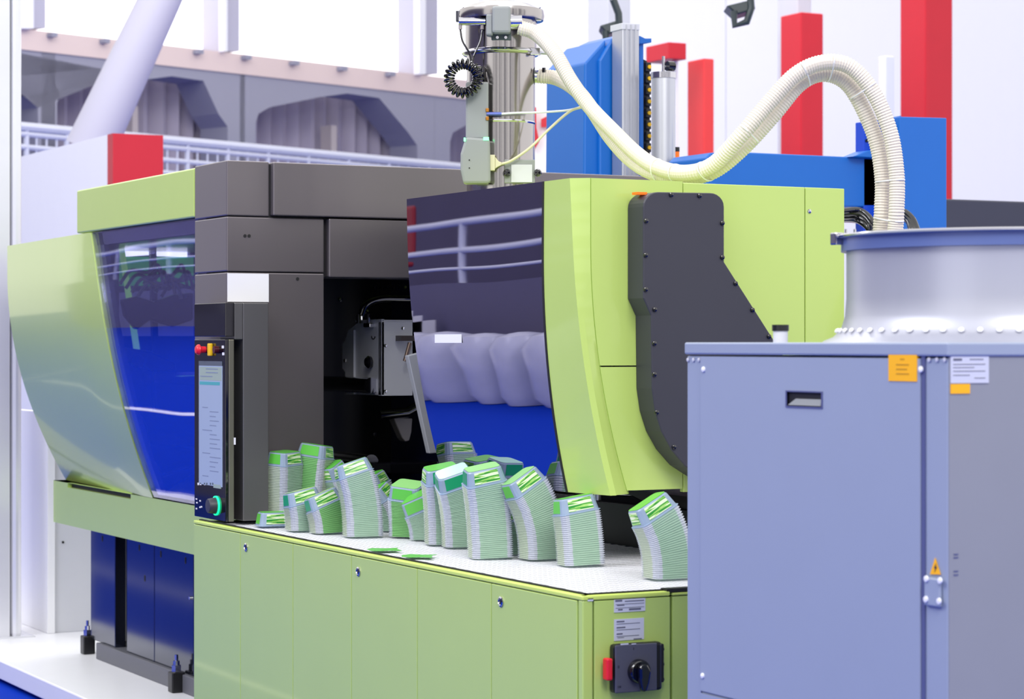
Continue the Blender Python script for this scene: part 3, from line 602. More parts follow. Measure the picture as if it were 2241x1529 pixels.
# ================================================================ CONVEYOR CABINET
XK = P(1275, 1305, T=5.8).x; YC = P(1275, 1305, T=5.8).y; ZK = P(1275, 1304, T=5.8).z
YKE = yat(424, XK)
cab = thing('conveyor_cabinet', (XK + .4, 6.6, 0), 'lime green cabinet with a row of doors and a white link belt on top', 'cabinet')
seams = [1263, 1075, 913, 769, 641, 526, 424]
zc = ZK - .012
for a, b in zip(seams, seams[1:]):
    d = obj('door_panel', MB().box(XK, XK + .02, yat(a, XK) + .0016, yat(b, XK) - .0016, .06, zc - .002), GREEN, cab, bevel=.002)
    lk = {1263: (1097, 1316), 913: (785, 1250), 641: (539, 1197)}.get(a)
    if lk:
        p = P(lk[0], lk[1], X=XK); obj('lock', MB().lathe([(.014, 0), (.014, .003), (.010, .005), (.009, .002), (0, .002)], p, 20, axis=U).box(p.x - .004, p.x - .002, p.y - .002, p.y + .002, p.z - .007, p.z + .007, 1), [CHROME, INKD], d, smooth=True)
obj('top_lip', MB().box(XK - .001, XK + .02, YC, YKE, zc, ZK), GREENE, cab, bevel=.003)
obj('top_lip', MB().box(XK, xat(1466, YC), YC - .001, YC + .02, zc, ZK), GREENE, cab, bevel=.003)
obj('edge_seal', MB().box(XK + .02, XK + .03, YC + .02, YKE, ZK - .01, ZK + .003), GAP, cab)
obj('edge_seal', MB().box(XK + .02, 3.7, YC + .02, YC + .03, ZK - .01, ZK + .003), GAP, cab)
obj('corner_post', MB().box(XK + .001, XK + .03, YC + .001, yat(1264, XK) - .001, .06, zc), GREEN, cab, bevel=.003)
xe1 = xat(1467, YC)
obj('end_door', MB().box(XK + .034, xe1, YC + .001, YC + .02, .06, zc - .002), GREEN, cab, bevel=.002)
obj('end_door', MB().box(xe1 + .008, xe1 + .4, YC + .003, YC + .02, .06, zc - .002), GREEN, cab, bevel=.002)
obj('top_lip', MB().box(xe1 + .006, xe1 + .4, YC, YC + .02, zc, ZK - .004), GREENE, cab, bevel=.003)
obj('black_strip', MB().box(xe1 - .01, xe1 + .4, YC + .0, YC + .03, ZK - .003, ZK + .006), GAP, cab)
obj('cabinet_core', MB().box(XK + .021, 3.69, YC + .021, YKE - .01, .06, ZK - .02), GAP, cab)
obj('kick_plate', MB().box(XK + .05, 3.6, YC + .05, YKE - .05, 0, .06), BLACK, cab)
obj('cabinet_end', MB().box(XK + .005, 3.7, YKE - .012, YKE, .06, ZK - .004), GREEN, cab)
obj('belt_bed', MB().box(XK + .03, 3.7, YC + .03, YKE - .02, ZK - .02, ZK - .0079), mat('belt_bed_dark', (48, 50, 84), .6), cab)
# link belt: small tilted links, with gaps
lk = MB(); yy = YC + .032; row = 0; zb0 = ZK - .0078
while yy < 7.74:
    lk.box(XK + .032, 3.69, yy, yy + .012, zb0, zb0 + .0012)          # hinge bar across the belt
    xx = XK + .034 + (.008 if row % 2 else 0)
    while xx < 3.68:
        lk.box(xx, xx + .0105, yy + .011, yy + .0465, zb0, zb0 + .0008); xx += .016
    yy += .0455; row += 1
obj('link_belt', lk, mat('white_belt_links', (240, 240, 246), .35), cab, kind='stuff')
obj('belt_backstop', MB().box(3.7, 3.71, 5.4, 7.78, ZK - .02, ZR(-.5)), BLACK, cab)
# end-face labels + switch
def onE(a, b, t, bt, d=.001): return MB().box(xat(a, YC), xat(b, YC), YC - d, YC + .001, zat((a + b) / 2, bt, Y=YC), zat((a + b) / 2, t, Y=YC))
lb = obj('rating_plate', onE(1344, 1412, 1310, 1338), LAB, cab)
for a, b, y, h in ((1346, 1361, 1312, 4), (1367, 1409, 1313, 2), (1347, 1409, 1320, 1), (1350, 1366, 1323, 2), (1347, 1409, 1328, 1), (1376, 1402, 1330, 4), (1352, 1362, 1332, 3)): obj('print', onE(a, b, y, y + h, .0016), INK, lb)
lb = obj('warning_label', onE(1344, 1409, 1353, 1400), LAB, cab)
for a, b, y, h in ((1349, 1366, 1358, 3), (1349, 1400, 1363, 1.2), (1349, 1368, 1371, 3), (1349, 1400, 1376, 1.2), (1349, 1362, 1385, 3), (1349, 1398, 1390, 1.2), (1351, 1365, 1394, 1.2), (1386, 1404, 1396, 2)): obj('print', onE(a, b, y, y + h, .0016), INK, lb)
obj('small_tag', onE(1286, 1298, 1309, 1315), LAB, cab)
sw = thing('main_switch', (0, 0, 0)); sw.parent = cab; sw.location = Vector((xat(1390, YC), YC, zat(1390, 1455, Y=YC))) - worg(cab)
X0s, X1s = xat(1332, YC), xat(1437, YC); Zs0, Zs1 = zat(1390, 1510, Y=YC), zat(1390, 1404, Y=YC)
obj('switch_box', MB().box(X0s, X1s, YC - .03, YC, Zs0, Zs1), BLACK, sw, bevel=.008)
obj('face_plate', MB().box(xat(1345, YC - .03), xat(1436, YC - .03), YC - .034, YC - .03, Zs0 + .002, Zs1 - .001), mat('brushed_dark_plate', (96, 96, 112), .4, metal=.4), sw, bevel=.002)
kc = P(1396, 1468, Y=YC - .034)
obj('rotary_knob', MB().lathe([(.030, 0), (.030, .012), (.026, .018), (0, .018)], kc, 32, axis=(0, -1, 0)), BLACKG, sw, smooth=True)
obj('knob_handle', MB().prism([kc + Vector((x * .001, -.018, z * .001)) for x, z in ((-15, 14), (-6, 22), (8, 20), (17, 2), (12, -26), (4, -46), (-6, -48), (-14, -14))], (0, -.02, 0)), BLACKG, sw, bevel=.005)
obj('red_lever', MB().box(xat(1326, YC - .03), xat(1339, YC - .03), YC - .036, YC - .012, zat(1333, 1484, Y=YC), zat(1333, 1436, Y=YC)), REDB, sw, bevel=.004)
for y in (1420, 1453, 1486):
    q = P(1445, y, Y=YC - .015); obj('hinge', MB().cyl(q + Vector((-.014, 0, 0)), q + Vector((.009, 0, 0)), .005, n=10), BLACK, sw)
obj('side_block', MB().box(X1s - .004, X1s + .008, YC - .024, YC, Zs0 + .018, Zs1 - .006), BLACK, sw, bevel=.003)
for a, b, y, h in ((1358, 1375, 1408, 3), (1382, 1392, 1408, 2)): obj('print', MB().box(xat(a, YC - .034), xat(b, YC - .034), YC - .0352, YC - .034, zat(a, y + h, Y=YC - .034), zat(a, y, Y=YC - .034)), LAB, sw)
for tx, a, y in (('I', 1386, 1422), ('0', 1352, 1462), ('Off', 1352, 1505)):
    cu_ = bpy.data.curves.new('mark', 'FONT'); cu_.body = tx; cu_.size = .010 if tx != 'Off' else .007; cu_.extrude = .0004
    o = bpy.data.objects.new('mark', cu_); COL.objects.link(o); dg = bpy.context.evaluated_depsgraph_get(); me = bpy.data.meshes.new_from_object(o.evaluated_get(dg)); bpy.data.objects.remove(o)
    o = bpy.data.objects.new('mark', me); COL.objects.link(o); me.materials.clear(); me.materials.append(INKD); q = P(a, y, Y=YC - .0346)
    o.parent = sw; o.location = q - worg(sw); o.rotation_euler = (PI / 2, 0, 0)
# ================================================================ TUB STACKS
def outline(a, b, r, n=3):
    o = []; fl = []
    for cx_, cy_, s in ((a - r, b - r, 0), (-(a - r), b - r, 90), (-(a - r), -(b - r), 180), (a - r, -(b - r), 270)):
        for k in range(n + 1):
            t = math.radians(s + 90 * k / n); o.append((cx_ + r * math.cos(t), cy_ + r * math.sin(t))); fl.append(k == n)
    return o, fl
HA, HB, TH = .061, .048, .045
def ringmesh(spec, close=False):   # spec: (scale inset, z)
    mb = MB(); vs = []; n = None
    for ins, z in spec:
        o, fl = outline(HA - ins, HB - ins, .020 - ins * .3); n = len(o); vs += [(x, y, z) for x, y in o]
    mb.v = vs
    for q in range(len(spec) - 1):
        for i in range(n):
            j = (i + 1) % n; mb.f.append((q * n + i, q * n + j, (q + 1) * n + j, (q + 1) * n + i))
            sd = i // 4; flat = fl[i]; mb.m.append((1 if sd % 2 == 0 else 2) if flat else 0)
    if close: mb.f.append(tuple(range((len(spec) - 1) * n, len(spec) * n))); mb.m.append(0)
    return mb
def mk(mb, mats, name):
    me = bpy.data.meshes.new(name); me.from_pydata(mb.v, [], mb.f)
    for m in mats: me.materials.append(m)
    me.polygons.foreach_set('material_index', mb.m); me.update(); return me
PITCH = .0058
slot = lambda j: [(-.001, 0), (-.001, .0012), (.0018, .0015), (.0020, PITCH + .001)]
nest_mesh = mk(ringmesh(slot(0)), [TUBW, TUBG, TUBG2], 'nested_tub')
nest_meshB = mk(ringmesh(slot(0)), [TUBW, mat('tub_strong_green', (130, 190, 120), .35), TUBG], 'nested_tub')
body_mesh = mk(ringmesh([(-.001, 0), (-.001, .002), (.0025, .0025), (.009, TH - .004), (.012, TH)], True), [TUBC, TUBC, TUBC], 'tub_body')
def sidelabel(side):
    lo, fl = outline(HA - .0035, HB - .0035, .019); hi, _ = outline(HA - .0092, HB - .0092, .017); i = side * 4 + 3; j = (i + 1) % 16
    c = Vector((lo[i][0] + lo[j][0], lo[i][1] + lo[j][1], 0)).normalized() * .0012
    v = [Vector((*lo[i], .007)), Vector((*lo[j], .007)), Vector((*hi[j], TH - .0042)), Vector((*hi[i], TH - .0042))]
    mb = MB(); mb.prism([p + c for p in v], -c * .6); return mb
SIDES = [sidelabel(k) for k in range(4)]
bo, _ = outline(HA - .0125, HB - .0125, .014, 3)
BASEL = MB().prism([(x, y, TH + .0006) for x, y in bo], (0, 0, .0008))
def face_mesh(mb, m, name): mb.m = [0] * len(mb.f); return mk(mb, [m], name)
base_meshes = {k: face_mesh(BASEL, m, 'base_label') for k, m in dict(a=LG1, b=LG2, c=LG4, s=STRIPE).items()}
side_meshes = {(k, s): face_mesh(SIDES[s], m, 'side_label') for k, m in dict(e=LG3, a=LG1, s=STRIPE).items() for s in range(4)}
nsolo = 0; TUBS = []
def stack(px, py, n, yaw, phi, th0, th1, base, sA, sB, word, strong=False, hidden=False):
    n = round(n * 1.76) if n > 1 else 1
    global nsolo
    p = P(px, py, Z=ZK - E); d = RT * math.cos(math.radians(phi)) + FW * math.sin(math.radians(phi)); ax = Vector((0, 0, 1)).cross(d)
    yawr = math.radians(yaw) - YAW
    for i in range(n):
        f = i / max(1, n - 1); th = math.radians(th0 + (th1 - th0) * f ** 1.3)
        R = Matrix.Rotation(th, 4, ax) @ Matrix.Rotation(yawr + random.uniform(-.015, .015), 4, 'Z')
        up = Vector((0, 0, 1)) * math.cos(th) + d * math.sin(th); top = i == n - 1
        M = Matrix.Translation(p) @ R
        if top:
            TUBS.append((-1, M, 0)); t = bpy.data.objects.new('plastic_tub', None); COL.objects.link(t); t.matrix_world = M; t.empty_display_size = .02
            tag(t, 'topmost green-labelled tub ' + word, 'tub')
            for nm, me in [('tub_body', body_mesh), ('base_label', base_meshes[base])] + [('side_label', side_meshes[(sA if s % 2 == 0 else sB, s)]) for s in range(4)]:
                o = bpy.data.objects.new(nm, me); COL.objects.link(o); o.parent = t
        else:
            TUBS.append((TT(p.x, p.y) + (1 if hidden else 0), M, strong, word))
        nsolo += 1
        # small pivot offset so the rims keep clear on the inner side of the bend
        p = p + up * PITCH
#      px    py    n  yaw  phi  th0 th1 base sA sB
stack(600, 1149, 1, 20, 0, 0, 0, 'a', 's', 'a', 'lying alone on the belt below the control panel')
stack(621, 1139, 20, 58, -60, 0, 4, 'a', 's', 'a', 'of the upright stack beside the control panel')
stack(678, 1137, 22, -28, 10, 3, 8, 'a', 'a', 's', 'of the second tall stack from the control panel', True)
stack(740, 1136, 16, -35, -140, 0, 26, 'a', 's', 'a', 'of the stack behind the big left-leaning one')
stack(668, 1158, 9, 25, 180, 0, 14, 's', 's', 'e', 'of the short stack in front of the two tall ones')
stack(722, 1163, 9, 25, 180, 2, 24, 's', 's', 'e', 'of the short slanting stack left of the big one', True)
stack(794, 1171, 20, 18, 175, 0, 19, 'c', 's', 's', 'of the big left-leaning stack')
stack(825, 1135, 12, -30, 200, 0, 20, 'a', 'a', 's', 'of the stack peeping out behind the big one')
stack(848, 1158, 10, -30, 195, 4, 34, 'a', 's', 's', 'of the thin stack left of the broad one')
stack(898, 1172, 13, -28, -100, 0, 18, 'c', 'a', 's', 'of the broad upright middle stack', True)
stack(944, 1178, 11, -25, -160, 2, 32, 'a', 'a', 's', 'of the short stack right of the broad one')
stack(975, 1188, 20, 15, -120, 0, 14, 'a', 'e', 's', 'of the leftmost of three close stacks')
stack(1013, 1194, 20, 12, -125, 0, 26, 'b', 'e', 'e', 'of the mint-topped one of three close stacks')
stack(1073, 1217, 22, 14, -130, 2, 14, 'c', 's', 'e', 'of the rightmost of three close stacks')
stack(1128, 1208, 11, 10, -140, 4, 18, 'a', 's', 's', 'of the low shaded stack between tall ones')
stack(1186, 1220, 21, 28, -165, 0, 32, 'c', 's', 'a', 'of the curved stack under the door corner')
stack(1271, 1233, 15, 20, 175, 2, 10, 'a', 's', 'a', 'of the squat stack before the black casing')
stack(1462, 1262, 17, 24, -170, 0, 30, 'a', 's', 's', 'of the curved stack beside the chiller')
nested = sorted([t for t in TUBS if t[0] > 0], key=lambda t: t[0]); keep = 300 - sum(t[0] < 0 for t in TUBS)
for T_, M, st, word in nested[:keep]:
    o = bpy.data.objects.new('plastic_tub', nest_meshB if st else nest_mesh); COL.objects.link(o); o.matrix_world = M
    tag(o, 'frosted tub nested within ' + word[3:], 'tub', 'nested tubs ' + word)
rest = MB(); src = ringmesh(slot(0))
for T_, M, st, word in nested[keep:]:
    n0 = len(rest.v); rest.v += [tuple(M @ Vector(v)) for v in src.v]; rest.f += [tuple(i + n0 for i in f) for f in src.f]; rest.m += [(m_ + 2 if st and m_ == 1 else m_) for m_ in src.m]
if rest.v: tag(obj('nested_tubs', rest, [TUBW, TUBG, TUBG2, MATS['tub_strong_green']]), 'frosted tubs of the rear and left stacks on the far part of the belt', 'tubs', kind='stuff')
for a, yw, w in ((840, 10, 'left'), (915, -5, 'right')):
    q = P(a, 1203 if a < 900 else 1217, Z=ZK - E); m = MB(); c = [(-.045, -.012), (-.02, -.02), (.02, -.016), (.048, -.022), (.04, .004), (.05, .02), (.01, .015), (-.03, .022), (-.05, .006)]
    M = Matrix.Translation(q + Vector((0, 0, .001))) @ Matrix.Rotation(-YAW + math.radians(yw), 4, 'Z'); m.prism([M @ Vector((x, y * 2.4, 0)) for x, y in c], (0, 0, .001))
    o = obj('loose_label', m, LG1); tag(o, 'loose green film label lying flat on the belt, %s of the two' % w, 'label')
# ================================================================ VACUUM LOADER
TL = 7.8; pc = P(1096, 750, T=TL); s = TL / F
lx, ly = pc.x, pc.y
def LZ(py): return E + (HY - py) * s
ld = thing('vacuum_loader', (lx, ly, ZR(Z0)), 'polished steel cylindrical vacuum loader on top of the machine', 'loader')
C0 = (lx, ly, 0)
obj('lower_body', MB().lathe([(0, ZR(Z0) - .004), (.113, ZR(Z0) - .004), (.113, LZ(122)), (0, LZ(122))], C0, 64), STEEL, ld, smooth=True)
obj('upper_body', MB().lathe([(0, LZ(118)), (.118, LZ(118)), (.118, LZ(46)), (0, LZ(46))], C0, 64), STEEL, ld, smooth=True)
obj('clamp_ring', MB().lathe([(.113, LZ(124)), (.124, LZ(122)), (.129, LZ(118)), (.124, LZ(113)), (.116, LZ(111))], C0, 64), CHROME, ld, smooth=True)
obj('lid', MB().lathe([(.12, LZ(48)), (.141, LZ(46)), (.144, LZ(36)), (.141, LZ(24)), (.125, LZ(20)), (.10, LZ(12)), (.06, LZ(5)), (0, LZ(3))], C0, 64), STEEL, ld, smooth=True)
obj('weld_band', MB().lathe([(.1135, LZ(273)), (.1155, LZ(270)), (.1135, LZ(267))], C0, 64), CHROME, ld, smooth=True)
def LP(px, py, dep): return pc + RT * ((px - 1096) * s) - FW * dep + Vector((0, 0, (HY - py) * s))
def lbox(a, b, t, bt, d0, d1):
    return MB().prism([LP(a, bt, d0), LP(b, bt, d0), LP(b, t, d0), LP(a, t, d0)], -FW * (d1 - d0))
for a in (1011, 1178):
    obj('lid_latch', MB().tube(catmull([LP(a + 4, 18, .03), LP(a - 2, 28, .03), LP(a + 6, 44, .03)], 5), .004, 8).prism([LP(a - 7, 48, .02), LP(a + 7, 48, .02), LP(a + 7, 26, .02), LP(a - 7, 26, .02)], -FW * .02), CHROME, ld, bevel=.002)
obj('bracket_dark', lbox(998, 1014, 26, 48, -.01, .03), GUARD, ld, bevel=.002)
obj('clamp_screw', MB().cyl(LP(1155, 118, .06), LP(1196, 121, .06), .006, n=10).prism([LP(1160, 126, .055), LP(1182, 126, .055), LP(1182, 110, .055), LP(1160, 110, .055)], -FW * .02), CHROME, ld, bevel=.002)
vb = obj('valve_box', lbox(1078, 1118, 28, 86, .1, .165), GREYP, ld, bevel=.008)
obj('valve_base', lbox(1076, 1119, 24, 98, .09, .12), mat('dark_frame', (70, 84, 84), .4), ld, bevel=.003)
obj('valve_block', lbox(1065, 1080, 44, 90, .1, .15), GREYP, ld, bevel=.006)
for a in (1089, 1107): obj('valve_screw', MB().cyl(LP(a, 93, .12), LP(a, 93, .13), .005, n=10), CHROME, vb)
obj('air_cylinder', MB().cyl(LP(1006, 57, .11), LP(1063, 57, .11), .013, n=20), CHROME, ld, smooth=True)
for a in (1009, 1056):
    obj('elbow_fitting', MB().cyl(LP(a, 62, .11), LP(a, 74, .11), .006, n=12), mat('grey_fitting', (150, 140, 140), .4), ld, smooth=True)
obj('air_tube', MB().tube(catmull([LP(1009, 74, .11), LP(1014, 100, .115), LP(1028, 125, .12), LP(1034, 148, .12)], 8), .0032, 8), BLACKG, ld, smooth=True)
obj('air_tube', MB().tube(catmull([LP(1057, 74, .11), LP(1052, 100, .115), LP(1040, 128, .12), LP(1034, 148, .12)], 8), .0032, 8), BLACKG, ld, smooth=True)
# coiled air tube
cc = LP(1017, 184, .17); R1, r1 = 31 * s, 10 * s; pts = []
for k in range(23 * 12):
    a = 2 * PI * k / (23 * 12); b = 2 * PI * k / 12
    rad = R1 + r1 * math.cos(b); pts.append(cc + (RT * math.cos(a) + Vector((0, 0, 1)) * math.sin(a)) * rad + FW * (r1 * math.sin(b)))
obj('coiled_tube', MB().tube(pts, .0042, 7), BLACKG, ld, smooth=True)
obj('air_tube', MB().tube(catmull([LP(1034, 150, .12), LP(1050, 160, .115), LP(1058, 172, .11), LP(1061, 188, .11)], 6), .005, 8), BLACKG, ld, smooth=True)
obj('air_tube', MB().tube(catmull([LP(1044, 156, .12), LP(1055, 158, .115), LP(1050, 178, .115), LP(1046, 188, .11)], 6), .005, 8), BLACKG, ld, smooth=True)
cb = obj('control_unit', lbox(1021, 1070, 189, 312, .08, .14), GREYP, ld, bevel=.006)
lo = [(1016, 325), (1022, 308), (1073, 312), (1075, 405), (1068, 408), (1016, 408), (1010, 380), (1010, 345)]
obj('control_unit_lower', MB().prism([LP(x, y, .08) for x, y in lo], -FW * .075), GREYP, ld, bevel=.008)
obj('status_led', lbox(1059, 1071, 309, 316, .154, .157), LED, ld); obj('status_led', lbox(1017, 1021, 310, 318, .154, .157), LED, ld)
for y in (358, 375): obj('unit_hole', MB().cyl(LP(1029, y, .154), LP(1029, y, .157), .0022, n=8), GAP, ld)
obj('unit_edge', lbox(1070, 1072, 192, 408, .1, .13), GAP, ld)
for y in (250, 268): obj('brass_fitting', lbox(1064, 1071, y - 4, y + 4, .13, .145), BRASS, ld, bevel=.002)
obj('blue_fitting', MB().cyl(LP(1066, 258, .14), LP(1098, 258, .14), .006, n=12), mat('blue_fitting', (96, 110, 190), .3, metal=.4), ld, smooth=True)
obj('clear_tube', MB().tube(catmull([LP(1098, 258, .14), LP(1130, 256, .14), LP(1175, 253, .11), LP(1240, 246, .07), LP(1272, 238, .07)], 8), .0036, 8), mat('white_tube', (228, 230, 240), .3), ld, smooth=True)
obj('plug', lbox(1068, 1084, 346, 380, .12, .145), CREAMC, ld, bevel=.002)
obj('plug', MB().prism([LP(1084, 350, .122), LP(1092, 360, .122), LP(1098, 362, .122), LP(1098, 368, .122), LP(1090, 372, .122), LP(1084, 376, .122)], -FW * .02), CREAMC, ld, bevel=.002)
obj('lower_bracket', lbox(1104, 1170, 355, 406, .09, .118), GREYP, ld, bevel=.003); obj('lower_plate', lbox(1119, 1164, 366, 404, .118, .121), GREYL, ld)
for a in (1110, 1176): obj('black_knob', MB().lathe([(.011, 0), (.013, .01), (.009, .018), (0, .019)], LP(a, 384, .118), 14, axis=-FW), BLACKG, ld, smooth=True)
cab1 = catmull([LP(1096, 366, .135), LP(1120, 358, .14), LP(1160, 330, .14), LP(1200, 290, .12), (LP(1245, 250, .09)), LP(1276, 238, .07)], 10)
o = obj('beige_cable', MB().tube(cab1, .0045, 10), CREAMC, smooth=True); tag(o, 'thin beige cable curving from the loader plug up to the hoses', 'cable')
# hose couplings
obj('hose_coupling', MB().cyl(LP(1118, 60, .13), LP(1142, 60, .13), .024, n=24), CHROME, ld, smooth=True)
obj('hose_coupling', MB().cyl(LP(1168, 167, .0), LP(1196, 167, .0), .022, n=24), CHROME, ld, smooth=True)
obj('coupling_flange', MB().cyl(LP(1167, 167, .0), LP(1170, 167, .0), .034, n=24), GUARD, ld)
obj('wing_screw', MB().cyl(LP(1190, 150, .02), LP(1190, 160, .02), .006, n=10), BLACKG, ld)
# ================================================================ HOSES
def hose(pts, label, rad=.0245):
    path = [P(x, y, T=t) for x, y, t in pts]; c = resample(catmull(path, 24), .0021)
    ribs = obj('corrugated_hose', MB().tube(c, lambda i: rad * (1.0 if i % 4 in (0, 1) else .925), 16), CREAM, smooth=False)
    tag(ribs, label, 'hose'); return c
c1 = hose([(1138, 60, 7.67), (1175, 75, 7.66), (1215, 118, 7.6), (1250, 178, 7.55), (1292, 235, 7.5), (1345, 290, 7.4), (1395, 338, 7.3), (1440, 366, 7.2), (1500, 378, 7.1), (1560, 360, 7.05), (1620, 298, 7.0), (1680, 228, 7.0), (1740, 164, 7.0), (1800, 137, 7.0), (1860, 146, 7.0), (1912, 204, 7.0), (1948, 290, 7.0), (1962, 380, 7.0), (1962, 460, 7.0), (1958, 540, 7.0), (1955, 760, 6.9), (1950, 1100, 6.9), (1950, 1500, 6.9), (1950, 1824, 6.9)], 'cream corrugated hose from the loader coupling, outer one of the arch')
c2 = hose([(1180, 166, 7.8), (1220, 172, 7.78), (1262, 198, 7.68), (1296, 240, 7.58), (1336, 300, 7.47), (1380, 348, 7.37), (1430, 378, 7.25), (1497, 388, 7.16), (1562, 374, 7.1), (1628, 322, 7.07), (1694, 250, 7.06), (1750, 184, 7.06), (1800, 162, 7.06), (1848, 178, 7.06), (1884, 228, 7.06), (1918, 310, 7.06), (1931, 390, 7.06), (1930, 460, 7.06), (1926, 540, 7.06), (1922, 760, 6.98), (1916, 1100, 6.98), (1916, 1500, 6.98), (1916, 1812, 6.98)], 'cream corrugated hose from the lower coupling, inner one of the arch')
for px, py in ((1352, 318), (1440, 376), (1545, 372), (1640, 298), (1812, 150), (1755, 170), (1895, 195), (1940, 400), (1944, 470)):
    # cable ties around both hoses
    i = min(range(len(c1)), key=lambda k: (c1[k] - P(px, py, T=7.1)).length); t_ = (c1[min(i + 2, len(c1) - 1)] - c1[i - 2]).normalized()
    j = min(range(len(c2)), key=lambda k: (c2[k] - c1[i]).length); mid = (c1[i] + c2[j]) / 2; ux = (c2[j] - c1[i]); h = ux.length / 2; ux.normalize(); uy = t_.cross(ux)
    lp = [mid + ux * ((h + .027) * math.cos(a)) + uy * (.028 * math.sin(a)) for a in [2 * PI * k / 24 for k in range(25)]]
    o = obj('cable_tie', MB().tube(lp, .0022, 6), WHITE); tag(o, 'white cable tie holding the two cream hoses together', 'cable tie', 'cable ties around the hoses')
# ================================================================ BLUE HANDLING ROBOT
rb = thing('handling_robot', (xat(1400, 8.9), 8.9, ZP), 'blue handling robot with upright column, long arm and aluminium rail', 'robot')
YR = 8.8
pts = [(1281, 132), (1327, 86), (1362, 74), (1362, 1000), (1281, 1000)]
obj('column', MB().prism([P(x, y, Y=YR) for x, y in ((1312, 132), (1340, 84), (1362, 74), (1362, 1100), (1312, 1100))], (0, .3, 0)), BLUE, rb, bevel=.008)
m = MB(); a, b = P(1281, 138, Y=YR + .0), P(1281, 1100, Y=YR)
obj('column_side', MB().prism([P(1280, 138, Y=YR + .02), P(1326, 86, Y=YR + .02), P(1326, 1100, Y=YR + .02), P(1272, 1100, Y=YR + .02)], (0, .35, 0)), BLUE, rb, bevel=.008)
al = MB().prism([P(x, y, Y=YR - .1) for x, y in ((1362, 52), (1399, 54), (1399, 1000), (1362, 1000))], (0, .09, 0)); obj('rail', al, ALU, rb, bevel=.004)
for x in (1370, 1380, 1390): obj('rail_rib', MB().prism([P(x, 54, Y=YR - .108), P(x + 3, 54, Y=YR - .108), P(x + 3, 1000, Y=YR - .108), P(x, 1000, Y=YR - .108)], (0, .01, 0)), ALU, rb)
obj('rail_cap', MB().prism([P(x, y, Y=YR - .105) for x, y in ((1361, 50), (1400, 52), (1400, 66), (1361, 64))], (0, .1, 0)), GREYL, rb, bevel=.002)
obj('blue_strip', MB().prism([P(x, y, Y=YR - .02) for x, y in ((1400, 80), (1408, 82), (1408, 1000), (1400, 1000))], (0, .1, 0)), BLUE, rb)
obj('limit_bracket', MB().prism([P(x, y, Y=YR - .04) for x, y in ((1400, 78), (1412, 84), (1426, 84), (1426, 93), (1400, 96))], (0, .06, 0)), BLUE, rb, bevel=.002)
obj('chain_plate', MB().prism([P(x, y, Y=YR - .0) for x, y in ((1409, 130), (1416, 134), (1422, 150), (1422, 1000), (1409, 1000))], (0, .04, 0)), GAP, rb)
for k in range(12):
    q = P(1417, 147 + 25.2 * k, Y=YR - .005); obj('chain_roller', MB().cyl(q, q + Vector((0, -.02, 0)), .0085, n=14), YEL, rb, smooth=True)
    obj('chain_link', MB().box(q.x - .014, q.x + .012, YR - .018, YR, q.z - .02, q.z + .02), BLACK, rb, bevel=.003)
q = P(1452, 400, Y=8.6); sc = TT(q.x, q.y) / F
obj('pneumatic_cylinder', MB().cyl((q.x, q.y, 1.2), (q.x, q.y, P(1452, 172, Y=8.6).z), 26 * sc, n=32), ALU, rb, smooth=True)
obj('cylinder_cap', MB().cyl((q.x, q.y, P(1452, 172, Y=8.6).z), (q.x, q.y, P(1452, 159, Y=8.6).z), 28 * sc, n=32), CHROME, rb, smooth=True)
tz = P(1452, 159, Y=8.6).z; obj('fitting', MB().cyl((q.x, q.y, tz), (q.x, q.y, tz + 36 * sc), 3.4 * sc, n=12).cyl((q.x, q.y, tz + 14 * sc), (q.x + .03, q.y, tz + 14 * sc), 2.6 * sc, n=10), CHROME, rb, smooth=True)
obj('regulator_knob', MB().cyl((q.x + .018, q.y, tz + 15 * sc), (q.x + .05, q.y, tz + 15 * sc), 11 * sc, n=16), BLACKG, rb, smooth=True)
q = P(1481, 400, Y=8.7)
obj('beacon', MB().cyl((q.x, q.y, P(1481, 420, Y=8.7).z), (q.x, q.y, P(1481, 332, Y=8.7).z), 6 * sc, n=14), ORL, rb, smooth=True); obj('beacon_cap', MB().cyl((q.x, q.y, P(1481, 332, Y=8.7).z), (q.x, q.y, P(1481, 322, Y=8.7).z), 6.5 * sc, n=14), BLACK, rb, smooth=True)
YA = 8.2
obj('arm', MB().prism([P(x, y, Y=YA) for x, y in ((1545, 345), (1556, 334), (1610, 332), (1925, 346), (1925, 452), (1545, 452))], (0, .3, 0)), BLUE, rb, bevel=.006)
obj('arm_rib', MB().prism([P(x, y, Y=YA - .05) for x, y in ((1868, 342), (1900, 329), (1925, 327), (1925, 346))], (0, .1, 0)), BLUE, rb, bevel=.004)
obj('post', MB().prism([P(x, y, Y=YA - .12) for x, y in ((1969, 255), (2072, 258), (2072, 1500), (1969, 1500))], (0, .2, 0)), BLUE, rb, bevel=.004)
obj('post_plate', MB().prism([P(x, y, Y=YA) for x, y in ((1890, 266), (1975, 262), (1975, 1500), (1890, 1500))], (0, .06, 0)), BLUED, rb, bevel=.003)
obj('post_flange', MB().prism([P(x, y, Y=YA - .07) for x, y in ((1960, 256), (1972, 253), (1972, 1500), (1960, 1500))], (0, .06, 0)), BLUE, rb)
for y in (278, 308, 500): q = P(1896, y, Y=YA); obj('bolt_hole', MB().cyl(q, q - Vector((0, .004, 0)), .007, n=10), GAP, rb)
obj('rear_frame_bar', MB().box(xat(1170, 8.3), xat(1440, 8.3), 8.3, 8.5, ZR(.55), ZR(.635)), GREYP, rb, bevel=.004)
